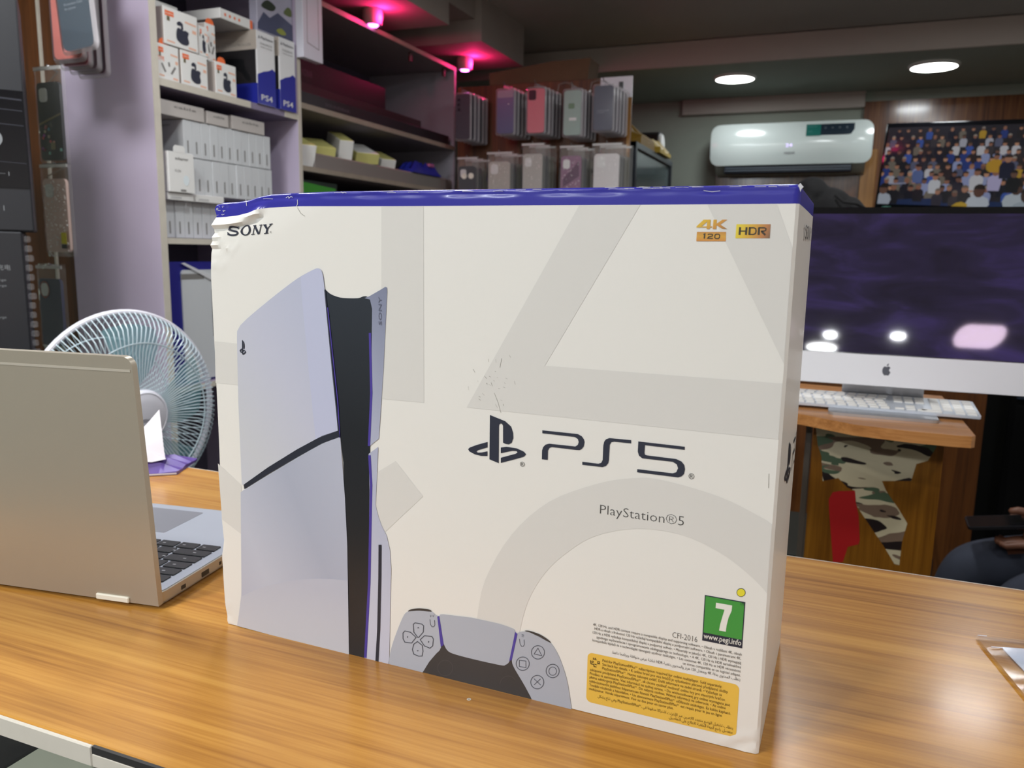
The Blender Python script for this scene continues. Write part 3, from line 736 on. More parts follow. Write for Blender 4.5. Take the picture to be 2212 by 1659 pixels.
pr('badge_lettering', bm, mt('dark_olive_ink', (62, 54, 40), 0.4))
bm = NB(); (fu, fv0), (_, fv1) = bx(825.5, 703), bx(827, 642)
text(bm, 'SONY', F((fu, -.0009, fv0), (0, 0, 1), (-1, 0, 0)), width=fv1 - fv0, height=.0024); pr('fin_lettering', bm, mt('fin_ink', (96, 100, 120), .4))
# controller picture
GS = lambda p: Z(820, 1280, 5.027, p)
cgrey = grad('controller_print', [(0, (176, 181, 192)), (.5, (166, 171, 182)), (1, (190, 195, 206))], (0.6, 0, 0.9), .13, .36)
bm = NB()
dec(bm, GS([(95, 792)] + smooth([(112, 690), (140, 570), (200, 400), (255, 270), (290, 220), (330, 205), (430, 196), (555, 208), (590, 225), (605, 243)]) + [(635, 255), (672, 545), (668, 600), (655, 630), (620, 662)] + smooth([(540, 755), (485, 845), (452, 892)])), 3)
dec(bm, GS(smooth([(1497, 442), (1530, 430), (1585, 428), (1700, 462), (1850, 545), (1900, 605), (1960, 720), (2030, 930), (2065, 1120), (2090, 1303)]) + [(1674, 1204)] + smooth([(1640, 1130), (1570, 1000), (1472, 835), (1442, 765), (1440, 710)]) + [(1490, 470)]), 3)
dec(bm, GS([(652, 262), (660, 240), (690, 238)] + smooth([(1000, 275), (1300, 342), (1450, 395), (1474, 420)]) + smooth([(1425, 705), (1405, 760), (1370, 786), (1315, 790), (1000, 720), (800, 665), (735, 625), (700, 560)])), 3)
pr('controller_shell_picture', bm, cgrey)
bm = NB()
dec(bm, GS(smooth([(452, 893), (485, 845), (540, 755), (620, 662), (668, 600), (680, 560)]) + smooth([(690, 545), (735, 625), (800, 665), (1000, 720), (1315, 790), (1370, 786), (1405, 760), (1430, 700)]) + smooth([(1442, 720), (1445, 765), (1472, 835), (1570, 1000), (1640, 1130), (1675, 1206)])), 2)
dec(bm, GS(smooth([(315, 207), (340, 186), (430, 173), (540, 186), (560, 210), (430, 198)], closed=True)), 3)
dec(bm, GS(smooth([(1576, 420), (1625, 416), (1740, 455), (1830, 512), (1860, 548), (1750, 492), (1640, 438)], closed=True)), 3)
pr('controller_core_picture', bm, mt('black_brown_print', (50, 46, 44), 0.34))
bm = NB(); dec(bm, GS([(630, 262), (652, 255), (700, 570), (668, 590)]), 4); pr('controller_glow_picture', bm, purp)
bm = NB(); dec(bm, GS([(1476, 428), (1500, 452), (1440, 730), (1410, 745)]), 4); pr('controller_glow_picture', bm, purp)
bm = NB()
for pl in ([(370, 345), (388, 330), (460, 342), (482, 362), (478, 430), (428, 488), (418, 488), (375, 430)], [(258, 440), (278, 418), (340, 432), (400, 488), (352, 548), (278, 540), (258, 500)], [(445, 512), (490, 470), (570, 477), (588, 505), (580, 580), (550, 605), (490, 580)], [(375, 560), (415, 533), (468, 575), (475, 640), (465, 690), (430, 692), (375, 670), (360, 620)]):
    stroke(bm, GS(pl), 1.8, 4, True)
for x, y in ((1722, 650), (1557, 773), (1882, 852), (1715, 973)): stroke(bm, GS(arc(x, y, 71, 73, n=26)), 1.5, 4, True)
stroke(bm, GS([(1722, 604), (1763, 686), (1680, 668)]), 1.3, 4, True); stroke(bm, GS([(1520, 735), (1592, 745), (1592, 815), (1520, 803)]), 1.3, 4, True)
stroke(bm, GS(arc(1882, 854, 42, 45, n=24)), 1.3, 4, True); stroke(bm, GS([(1678, 935), (1752, 1005)]), 1.3, 4); stroke(bm, GS([(1750, 938), (1680, 1003)]), 1.3, 4)
for dx, dy in ((0, 0), (972, 212)):
    stroke(bm, GS([(550 + dx, 292 + dy), (556 + dx, 348 + dy), (572 + dx, 372 + dy), (592 + dx, 372 + dy), (604 + dx, 352 + dy), (600 + dx, 300 + dy)]), 1.2, 4)
for dx in (-14, 0, 14): stroke(bm, GS([(572 + dx, 262 - abs(dx) * -.4), (574 + dx * 1.4, 244)]), .8, 4)
for dy in (0, 11, 22): stroke(bm, GS([(1545, 455 + dy), (1570, 460 + dy)]), .8, 4)
for pl in ([(410, 388), (424, 374), (436, 390)], [(405, 628), (430, 628), (418, 640)], [(298, 484), (312, 470), (310, 496)], [(530, 524), (546, 536), (530, 548)]): dec(bm, GS(pl), 4)
pr('controller_button_picture', bm, mt('button_ink', (76, 80, 90), 0.4), kind='stuff')
bm = NB(); stroke(bm, GS(arc(715, 820, 82, 84, n=28)), 1.6, 3, True); stroke(bm, GS(arc(1400, 1000, 90, 92, 180, 330, n=20)), 1.6, 3); pr('controller_stick_picture', bm, mt('stick_print', (66, 61, 58), 0.34), kind='stuff')
# wear: pale flecks along the blue edge, dents and scratches
bm = NB(); rnd = random.Random(3)
for k in range(46):
    x = rnd.choice([rnd.uniform(457, 475), rnd.uniform(460, 900), rnd.uniform(900, 1730), rnd.uniform(1300, 1600)]); yt = 419 - .0164 * (x - 458) + (2 if x > 620 else (26 if x < 530 else 12))
    y = yt + rnd.uniform(-1, 3) if x > 480 else rnd.uniform(438, 466)
    if x < 480: pl = [(x, y), (x + rnd.uniform(2, 7), y + rnd.uniform(-3, 3))]
    else: pl = [(x, y), (x + rnd.uniform(5, 16), y - .2), (x + rnd.uniform(17, 26), y + rnd.uniform(-.6, .6))]
    stroke(bm, pl, rnd.uniform(.5, 1.1), 2.5)
for pl in ([(641, 432), (642, 441), (640, 447)], [(524, 431), (527, 445)], [(737, 415), (741, 418), (745, 416), (749, 418)], [(615, 428), (620, 425), (622, 429), (626, 425), (630, 427)], [(1520, 413), (1538, 415.5), (1556, 413.5)], [(1725, 400), (1731, 404), (1728, 412)]): stroke(bm, pl, 1.2, 2.5)
dec(bm, [(1724, 402), (1729, 396.5), (1733, 402), (1736, 405), (1731, 410), (1729, 416), (1727, 408)], 3)
pr('worn_flecks', bm, m_scuff, kind='stuff')
bm = NB(); rnd = random.Random(5)
for k in range(26):
    x = rnd.gauss(1055, 28); y = rnd.gauss(830, 28); stroke(bm, [(x, y), (x + rnd.uniform(.6, 5), y + rnd.uniform(1, 8))], rnd.uniform(.25, .7), 2)
stroke(bm, [(1068, 850), (1076, 870), (1082, 892)], .6, 2); stroke(bm, [(1084, 775), (1080, 795)], .6, 2)
stroke(bm, [(642, 450), (650, 462), (659, 468)], .8, 2); stroke(bm, [(1661, 1024), (1660, 1055)], .9, 2)
pr('scratches', bm, mt('scratch_grey', (136, 132, 124), 0.6), kind='stuff')
# printing on the right-hand end of the carton
def sfn(p, layer):
    y, z = bs(*p); return (BW + 0.003 * math.sin(PI * max(0, min(1, y / BD))) * math.sin(PI * z / BH) + 0.0002 * layer, y, z)
(sy0, sz0), (sy1, _) = bs(1732.5, 517), bs(1746.5, 514)
bm = NB(); text(bm, 'SONY', F((BW + .003 * math.sin(PI * .25) * math.sin(PI * sz0 / BH) + .0012, sy0, sz0), (0, 1, 0), (0, 0, 1)), width=sy1 - sy0, height=.0088)
link('maker_lettering', bm, mt('black_ink', (20, 21, 28), .5), carton, smooth=0)
bm = NB()
def sdec(pts):
    q = [sfn(p, 2) for p in pts]
    for tr in tessellate_polygon([[Vector((a[1], a[2], 0)) for a in q]]): bm.faces.new([bm.verts.new(q[i]) for i in tr])
ya, za = bs(1699, 1030); yb2, _ = bs(1716, 960); _, zb_ = bs(1709, 940)
def side_logo(lg, y0, y1, z0, z1):
    q = [((y0 + (x - 124) / 495 * (y1 - y0)), z1 - (y - 147) / 411 * (z1 - z0)) for x, y in lg]
    q = [Vector((BW + .003 * math.sin(PI * a / BD) * math.sin(PI * b / BH) + .0004, a, b)) for a, b in q]
    for tr in tessellate_polygon([[Vector((a.y, a.z, 0)) for a in q]]): bm.faces.new([bm.verts.new(q[i]) for i in tr])
for lg in (LOGO_P, LOGO_L, LOGO_R): side_logo(lg, .026, .060, .167, .196)
def side_text(pts, y0, y1, z0, z1):
    side_logo([(124 + (x - 753) / 1222 * 495, 147 + (y - 278) / 402 * 411) for x, y in pts], y0, y1, z0, z1)
for pl in ([(757, 278), (1060, 280), (1095, 300), (1117, 360), (1095, 425), (1060, 447), (830, 447), (803, 470), (803, 600), (753, 600), (755, 470), (785, 425), (815, 410), (1050, 410), (1067, 370), (1045, 310), (757, 310)],
           [(1515, 300), (1515, 335), (1365, 335), (1330, 380), (1325, 560), (1290, 610), (1098, 610), (1098, 575), (1250, 575), (1275, 530), (1277, 350), (1310, 300)],
           [(1576, 300), (1972, 300), (1972, 335), (1633, 335), (1633, 420), (1900, 430), (1970, 470), (1970, 580), (1915, 610), (1565, 610), (1565, 575), (1880, 575), (1914, 525), (1870, 470), (1610, 460), (1576, 420)]):
    side_text(pl, .070, .142, .164, .190)
fixn(bm, Vector((1, 0, 0))); link('side_lettering', bm, m_ink, carton, smooth=0)

# ------------------------------------------------------------------ laptop
m_lid = mt('laptop_silver', (176, 168, 154), 0.38, metal=0.55, bump=0.02, bscale=900)
m_deck = mt('laptop_deck', (176, 182, 196), 0.42, metal=0.3)
m_key = mt('laptop_key', (38, 38, 44), 0.5)
m_alu = mt('aluminium', (190, 192, 196), 0.32, metal=0.8)
lap = thing('laptop', 'open silver laptop seen from behind on the counter beside the white carton', 'laptop', (-0.0721, -0.0027, 1.0), rz=R(7.8))
LWD, LDP = 0.316, 0.215
bm = NB(); extr(bm, rrect(LWD, LDP, .010, 4, -LWD / 2, LDP / 2), .0045, .0135); extr(bm, rrect(LWD - .008, LDP - .008, .010, 4, -LWD / 2, LDP / 2), .0006, .0045); base = link('base', bm, m_lid, lap)
bm = NB(); extr(bm, rrect(LWD - .004, LDP - .006, .009, 4, -LWD / 2, LDP / 2), .0135, .0142); link('deck', bm, m_deck, lap)
bm = NB(); extr(bm, rrect(.122, .068, .002, 3, -.156, .166), .0142, .0144); link('touchpad', bm, mt('touchpad_grey', (128, 130, 140), 0.4), lap)
ROWS = [[1] * 13, [1] * 12 + [1.6], [1.4] + [1] * 11 + [1.25], [1.6] + [1] * 10 + [1.75], [2.1] + [1] * 9 + [1, 1.9], [1, 1, 1, 4.4, 1, 1, 1, 1, 1]]
keys = {}
for r_, ws in enumerate(ROWS):
    tot = sum(ws); px_ = .288 / tot; x = -.300; y = .022 + .0154 * r_
    for w in ws:
        kw = w * px_ - .0028
        if x + kw > -.115:
            k = round(kw, 4)
            if k not in keys:
                bm = NB(); box(bm, -kw / 2, -.0064, 0, kw / 2, .0064, .0014, .0005, seg=1); o = link('key', bm, m_key, lap); keys[k] = o.data
            else:
                o = bpy.data.objects.new('key', keys[k]); COL.objects.link(o); o.parent = lap
            o.location = (x + w * px_ / 2, y + .0064, .0142)
        x += w * px_
m_kl = mt('key_legend', (150, 150, 156), 0.5)
bm = NB()
for r_ in range(6):
    for c in range(4):
        x = -.028 - .023 * c; y = .028 + .0154 * r_; box(bm, x - .0016, y - .0012, .01561, x + .0016, y + .0006, .01566)
tag(link('key_legends', bm, m_kl, lap, smooth=0), kind='stuff')
LT = math.atan2(.0154, .2206)
lidM = Matrix.Translation((0, .002, .0035)) @ Matrix.Rotation(LT, 4, 'X')
bm = NB()
def lidout(w, h, r): return [(-w, 0), (0, 0)] + [(-r + r * math.cos(R(90 * k / 6)), h - r + r * math.sin(R(90 * k / 6))) for k in range(7)] + [(-w + r - r * math.sin(R(90 * k / 6)), h - r + r * math.cos(R(90 * k / 6))) for k in range(7)]
extr(bm, lidout(LWD, .2212, .009), -.003, .003, lidM @ F((0, 0, 0), (1, 0, 0), (0, 0, 1))); lid = link('lid', bm, m_lid, lap)
bm = NB(); extr(bm, [(-LWD + .002, .2085), (-.002, .2085), (-.002, .2105), (-LWD + .002, .2105)], .003, .0034, lidM @ F((0, 0, 0), (1, 0, 0), (0, 0, 1))); link('antenna_line', bm, mt('laptop_line', (196, 190, 178), 0.4, metal=.4), lap)
bm = NB(); extr(bm, rrect(LWD - .012, .205, .003, 3, -LWD / 2, .112), -.0034, -.003, lidM @ F((0, 0, 0), (1, 0, 0), (0, 0, 1))); link('screen', bm, mt('laptop_screen', (14, 14, 18), 0.1), lap)
for hx in (-.063, -.285):
    bm = NB(); box(bm, hx, -.0032, .0032, hx + .034, .0016, .0085, .0008); link('hinge', bm, mt('hinge_white', (226, 222, 208), 0.45), lap)
for a, b, c, d in ((.060, .071, .0052, .0098), (.088, .091, .0066, .0096), (.098, .126, .0060, .0072), (.030, .036, .0056, .0092)):
    bm = NB(); box(bm, -.0006, a, c, .0004, b, d); link('port', bm, mt('port_dark', (30, 26, 22), 0.4), lap)

# paper and purple wrapper behind the laptop
m_paper = mt('white_paper', (216, 210, 216), 0.6); m_purp = mt('purple_wrapper', (104, 84, 160), 0.35, spec=.5)
def crumple(bm, w, d, h, n, seedv, mi=0, tip=0.0, bend=0.0, base=True):
    rn = random.Random(seedv); g = [[None] * (n + 1) for _ in range(n + 1)]
    for i in range(n + 1):
        for j in range(n + 1):
            x = (i / n - .5) * w; y = (j / n - .5) * d
            z = h * (0.35 + .65 * abs(math.sin(i * 1.9 + seedv) * math.cos(j * 1.4 + seedv))) * (0.15 if (i in (0, n) or j in (0, n)) else 1) + rn.uniform(0, h * .25)
            z += tip * max(0, i / n - .6) * max(0, j / n - .3) * 4
            g[i][j] = bm.verts.new((x + bend * (j / n - .5), y, z + .0004))
    for i in range(n):
        for j in range(n): f = bm.faces.new([g[i][j], g[i + 1][j], g[i + 1][j + 1], g[i][j + 1]]); f.material_index = mi
    if not base: return
    lo = {}
    def lv(i, j):
        if (i, j) not in lo: lo[(i, j)] = bm.verts.new((g[i][j].co.x, g[i][j].co.y, 0)); 
        return lo[(i, j)]
    per = [(i, 0) for i in range(n)] + [(n, j) for j in range(n)] + [(i, n) for i in range(n, 0, -1)] + [(0, j) for j in range(n, 0, -1)]
    for a, b in zip(per, per[1:] + per[:1]):
        f = bm.faces.new([g[a[0]][a[1]], lv(*a), lv(*b), g[b[0]][b[1]]]); f.material_index = mi
    bm.faces.new([lv(*p) for p in per])
    bmesh.ops.recalc_face_normals(bm, faces=bm.faces[:])
t = thing('wrapper', 'folded purple plastic wrapper on the counter behind the laptop', 'wrapper', (-0.452, .312, 1.0), rz=R(38))
bm = NB(); crumple(bm, .16, .075, .016, 7, 2, bend=.02); link('film', bm, m_purp, t, smooth=20)
bm = NB(); box(bm, -.078, -.0385, 0.001, .07, -.0365, .003); link('edge', bm, m_paper, t)
t = thing('paper', 'crumpled white paper lying on the purple wrapper behind the laptop', 'paper', (-0.462, .300, 1.0165), rz=R(50))
bm = NB(); crumple(bm, .13, .075, .014, 7, 5, tip=.05, base=False); link('sheet', bm, m_paper, t, smooth=30)
bm = NB(); crumple(bm, .03, .02, .008, 4, 3); o = link('fold', bm, m_paper, t, smooth=20); o.location = (.02, .015, .027)

# clear plastic pouch at the right edge of the counter
m_clear = film('clear_film', (236, 236, 240), .12, .05, .08)
m_ice = mt('pale_card', (196, 204, 222), 0.22, spec=.6)
t = thing('plastic_pouch', 'clear plastic pouch with a pale card inside on the right of the counter', 'pouch', (0.584, .228, 1.0), rz=R(14))
def sheet(bm, w, d, n, m_, z, amp, sd, edge=.0):
    g = []
    for i in range(n + 1):
        row = []
        for j in range(m_ + 1):
            x = w * i / n; y = -d * j / m_
            e = min(i, n - i, j, m_ - j)
            row.append(bm.verts.new((x - y * -0.04, y, z + (0 if e == 0 else amp * (math.sin(i * 1.7 + sd) * math.cos(j * 1.3 + sd) + math.sin(j * 2.9 + i)) * .5 + amp * .5))))
        g.append(row)
    for i in range(n):
        for j in range(m_): bm.faces.new([g[i][j], g[i + 1][j], g[i + 1][j + 1], g[i][j + 1]])
bm = NB(); sheet(bm, .24, .17, 14, 16, .0004, .0002, 1); sheet(bm, .24, .17, 14, 16, .0030, .0016, 2)
bmesh.ops.recalc_face_normals(bm, faces=bm.faces[:]); link('film', bm, m_clear, t, smooth=60)
bm = NB(); box(bm, .014, -.160, .0008, .230, -.014, .0018, .0004); link('card', bm, m_ice, t)
bm = NB(); box(bm, .003, -.022, .0042, .012, -.0208, .0046); box(bm, .001, -.0018, .0040, .008, -.0008, .0044); tag(link('seal', bm, m_paper, t), kind='stuff')

# ------------------------------------------------------------------ standing fan behind the counter
FN = Vector((0.9883, -0.1514, -0.02)).normalized()
FC = Vector((-0.8826, 0.7087, 0.9703))
fan = thing('standing_fan', 'white standing fan with pale blue blades behind the laptop', 'fan', (FC.x - .08, FC.y + .012, 0))
fx = Vector((0, 0, 1)).cross(FN).normalized(); fy = FN.cross(fx)
FMx = Matrix.Translation(FC - Vector(fan.location)) @ Matrix(((fx.x, fy.x, FN.x, 0), (fx.y, fy.y, FN.y, 0), (fx.z, fy.z, FN.z, 0), (0, 0, 0, 1)))
m_fanw = mt('fan_white', (222, 222, 232), 0.3); m_wire = mt('fan_wire', (196, 214, 222), 0.3)
m_blade = mt('fan_blade', (140, 196, 206), 0.2, alpha=0.62, spec=.6)
FR_ = 0.208
bm = NB(); tube(bm, [FMx @ Vector((FR_ * math.cos(2 * PI * k / 72), FR_ * math.sin(2 * PI * k / 72), -.004)) for k in range(72)], .0062, 10, closed=True); link('rim', bm, m_fanw, fan)
def wires(n, zc, zr, hub, tw):
    bm = NB()
    for k in range(n):
        a = 2 * PI * k / n; P = []
        for q in [0, .25, .5, .7, .82, .92, .98, 1.0]:
            r_ = hub + (FR_ - hub) * q
            b = a + tw * (q ** 3)
            z = zr + (zc - zr) * (1 - max(0, (q - .72) / .28) ** 2)
            P.append(FMx @ Vector((r_ * math.cos(b), r_ * math.sin(b), z)))
        tube(bm, P, .0011, 4)
    return bm
tag(link('front_guard_wires', wires(110, .052, .0, .056, -.16), m_wire, fan, smooth=60), kind='stuff')
tag(link('rear_guard_wires', wires(80, -.075, -.006, .05, .14), m_wire, fan, smooth=60), kind='stuff')
for rr, zz in ((.150, .052), (.150, -.074)):
    bm = NB(); tube(bm, [FMx @ Vector((rr * math.cos(2 * PI * k / 64), rr * math.sin(2 * PI * k / 64), zz)) for k in range(64)], .0014, 6, closed=True); link('guard_ring', bm, m_wire, fan)
bm = NB(); lathe(bm, [(0, .064), (.030, .0635), (.046, .061), (.0485, .0600), (.0495, .0612), (.054, .058), (.0565, .050), (.0565, .044), (0, .044)], 48, FMx); hubo = link('hub_cap', bm, m_fanw, fan, smooth=50)
bm = NB(); text(bm, 'WEENLAX', FMx @ Matrix.Translation((0.002, -.010, .0642)), width=.038, height=.0062, offset=.012, align='C'); link('lettering', bm, mt('fan_ink', (104, 104, 112), .5), hubo, smooth=0)
bm = NB(); lathe(bm, [(0, .036), (.034, .034), (.038, .02), (.038, -.03), (0, -.03)], 32, FMx); link('blade_hub', bm, m_blade, fan)
for k in range(5):
    bm = NB(); g = []
    for i in range(9):
        row = []; r_ = .030 + (.185 - .030) * i / 8
        for j in range(7):
            t_ = j / 6; span = .32 + .62 * math.sin(PI * min(1, .12 + .62 * i / 8)); a = 2 * PI * k / 5 + .25 * (i / 8) ** 1.5 + (t_ - .5) * span
            row.append(bm.verts.new(FMx @ Vector((r_ * math.cos(a), r_ * math.sin(a), .004 + (t_ - .5) * .040 * (1 - .3 * i / 8)))))
        g.append(row)
    for i in range(8):
        for j in range(6): bm.faces.new([g[i][j], g[i + 1][j], g[i + 1][j + 1], g[i][j + 1]])
    link('blade', bm, m_blade, fan, smooth=60)
bm = NB(); lathe(bm, [(.036, -.07), (.05, -.085), (.052, -.15), (.04, -.175), (0, -.178)], 28, FMx); link('motor_housing', bm, m_fanw, fan)
bm = NB(); cyl(bm, (-.02, 0, .03), (-.02, 0, .90), .014); link('pole', bm, m_fanw, fan)
bm = NB(); lathe(bm, [(0, .034), (.03, .033), (.16, .02), (.20, .010), (.20, 0), (0, 0)], 40, Matrix.Translation((-.02, 0, 0))); link('base', bm, m_fanw, fan)
bm = NB(); box(bm, -.05, -.035, .86, .01, .035, .94, .012); link('neck', bm, m_fanw, fan)

# ------------------------------------------------------------------ black boxes at far left on a cabinet
m_black = mt('black_card', (34, 36, 41), 0.42, spec=.5); m_gloss = mt('gloss_black', (13, 14, 18), 0.12, spec=.6)
m_gp = mt('grey_ink_print', (120, 124, 128), 0.5)
rzb = R(51)
cc = Vector((-1.165, .745, 0)); bxx = Vector((math.cos(rzb), math.sin(rzb), 0)); byy = Vector((-math.sin(rzb), math.cos(rzb), 0))
ctr = cc - bxx * .17 + byy * .13
t = thing('side_cabinet', 'low dark cabinet under the black cartons left of the fan', 'cabinet', (ctr.x, ctr.y, 0), rz=rzb)
bm = NB(); box(bm, -.19, -.13, .02, .17, .13, .70, .004); link('body', bm, m_dark, t)
bm = NB(); box(bm, -.185, -.138, .04, .165, -.13, .68, .003); d_ = link('door', bm, m_dark, t)
bm = NB(); cyl(bm, (.13, -.15, .4), (.13, -.15, .5), .005); link('handle', bm, m_alu, d_)
t = thing('black_carton', 'black carton with small white lettering under the glossy black one at far left', 'box', (ctr.x, ctr.y, .70), rz=rzb)
bm = NB(); box(bm, -.17, -.13, 0, .152, .12, .638, .004); link('body', bm, m_black, t)
bm = NB()
rn = random.Random(9)
for k in range(30): box(bm, .153, -.128 + .004 * rn.random(), .02 + k * .0205, .166 + .004 * rn.random(), -.118, .034 + k * .0205, .003, seg=1)
tag(link('bubble_wrap', bm, m_clear, t), kind='stuff')
M0 = F((0, -.1304, 0), (1, 0, 0), (0, 0, 1))
bm = NB(); text(bm, '快速充电', M0 @ Matrix.Translation((.075, .556, 0)), width=.05, height=.009); link('lettering', bm, m_gp, t, smooth=0)
bm = NB()
for k, (w, z) in enumerate(((.045, .532), (.045, .520), (.02, .476), (.04, .452))): text(bm, 'fast charge' if k != 2 else '安全', M0 @ Matrix.Translation((.07, z, 0)), width=w, height=.005 if k != 2 else .008)
tag(link('small_lettering', bm, m_gp, t, smooth=0), kind='stuff')
t = thing('black_carton', 'tall glossy black carton with a round grey picture at far left, topmost of its stack', 'box', (ctr.x + .012 * bxx.x, ctr.y + .012 * bxx.y, 1.338), rz=rzb)
bm = NB(); box(bm, -.17, -.13, 0, .163, .12, .50, .003); link('body', bm, m_black, t)
bm = NB(); box(bm, -.168, -.1315, .09, .161, -.130, .29, .0005); pa = link('picture_panel', bm, m_gloss, t)
M1 = F((0, -.1318, 0), (1, 0, 0), (0, 0, 1))
bm = NB(); flat(bm, arc(.100, .19, .018, .018, n=28), M1, 0, holes=[arc(.100, .19, .011, .011, n=28)]); flat(bm, arc(.100, .19, .006, .006, n=14), M1); link('speaker_print', bm, m_gp, pa, smooth=0)
bm = NB()
for z, w in ((.285, .0035), (.262, .002), (.232, .002), (.1545, .0015)): flat(bm, [(-.165, z), (.158, z - .012), (.158, z - .012 - w), (-.165, z - w)], M1)
tag(link('line_print', bm, mt('faint_line', (44, 46, 54), .3), pa, smooth=0), kind='stuff')
bm = NB(); text(bm, '—— |', M1 @ Matrix.Translation((.085, .117, 0)), width=.04, height=.006); text(bm, '8S |', M0 @ Matrix.Translation((.085, .045, -.0001)), width=.026, height=.008); tag(link('lettering', bm, m_gp, t, smooth=0), kind='stuff')

# ------------------------------------------------------------------ shelves on the left wall
XS = -1.246
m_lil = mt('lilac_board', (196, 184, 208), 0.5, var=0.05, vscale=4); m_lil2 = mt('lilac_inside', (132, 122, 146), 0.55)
m_back = mt('navy_back_board', (92, 88, 106), 0.6); m_gb = mt('grey_board', (136, 130, 134), 0.6); m_stain = mt('dark_trim', (150, 140, 126), 0.5, var=.08, vscale=20)
su = thing('display_shelf', 'lilac open shelf unit with earbud boxes and white charger boxes', 'shelf', (-1.48, 1.5, 0))
def bp(name, b, mat, par, bev=0.0, lab=None):
    L = par.location if par.parent is None else par.parent.location
    bm = NB(); box(bm, b[0] - L.x, b[1] - L.y, b[2] - L.z, b[3] - L.x, b[4] - L.y, b[5] - L.z, bev); return tag(link(name, bm, mat, par), lab)
bp('end_panel', (-1.575, 1.185, 0, XS - .002, 1.207, 2.15), m_lil, su); bp('edge_band', (XS - .002, 1.185, 0, XS, 1.207, 2.15), m_edge, su)
bp('divider', (-1.70, 1.803, 0, XS - .002, 1.820, 2.15), m_lil, su); bp('edge_band', (XS - .002, 1.803, 0, XS, 1.820, 2.15), m_edge, su)
for z0, z1, y1 in ((1.733, 1.752, 1.57), (1.318, 1.334, 1.803), (.90, .916, 1.803)):
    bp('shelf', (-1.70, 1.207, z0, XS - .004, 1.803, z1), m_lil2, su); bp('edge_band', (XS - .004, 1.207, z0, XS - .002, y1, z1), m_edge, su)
bp('edge_band', (XS - .004, 1.735, 1.733, XS - .002, 1.803, 1.752), m_edge, su)
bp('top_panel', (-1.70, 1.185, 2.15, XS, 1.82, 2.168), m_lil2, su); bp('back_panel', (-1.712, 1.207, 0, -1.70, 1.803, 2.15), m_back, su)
sb = thing('display_shelf', 'dark open shelf unit with long black cartons beside the lilac one', 'shelf', (-1.48, 2.4, 0))
bp('end_panel', (-1.70, 2.985, 0, XS - .002, 3.003, 2.13), mt('grey_lilac_board', (150, 146, 156), .5), sb)
bp('top_panel', (-1.70, 1.821, 2.13, XS - .003, 3.003, 2.147), m_gb, sb); bp('edge_band', (XS - .003, 1.821, 2.13, XS, 3.003, 2.147), m_stain, sb)
for z0, z1 in ((1.775, 1.793), (1.572, 1.589), (1.2, 1.217)):
    bp('shelf', (-1.70, 1.821, z0, XS - .003, 2.985, z1), m_gb, sb); bp('edge_band', (XS - .003, 1.821, z0, XS, 2.985, z1), m_stain, sb)
bp('back_panel', (-1.712, 1.821, 0, -1.70, 2.985, 2.13), m_back, sb)
for y in (2.62, 2.93):
    bm = NB(); cyl(bm, (XS - .03 + 1.48, y - 2.4, 2.095), (XS - .03 + 1.48, y - 2.4, 2.13), .008); link('bracket', bm, mt('dark_red', (70, 20, 26), .4), sb)

m_wbox = mt('white_box', (224, 224, 222), 0.4, spec=.4); m_sbox = mt('box_side', (186, 176, 170), 0.5)
m_or = mt('orange_print', (232, 110, 58), 0.45); m_org = mt('pale_orange_print', (228, 178, 152), 0.45); m_navy = mt('navy_picture', (42, 46, 62), 0.4); m_gy = mt('grey_text', (120, 118, 116), 0.5); m_oli = mt('olive_print', (96, 88, 60), .5)
def pack(name, label, y0, y1, z0, z1, depth, mat=m_wbox, x1=XS - .01, group=None, rz=0.0, cat='box', bev=.001):
    t = thing(name, label, cat, (x1 - depth / 2, (y0 + y1) / 2, z0), rz=rz, group=group)
    bm = NB(); box(bm, -depth / 2, -(y1 - y0) / 2, 0.0004, depth / 2, (y1 - y0) / 2, z1 - z0, bev, seg=1); link('body', bm, mat, t)
    return t, FX((depth / 2 + .0004, -(y1 - y0) / 2, 0)), y1 - y0, z1 - z0
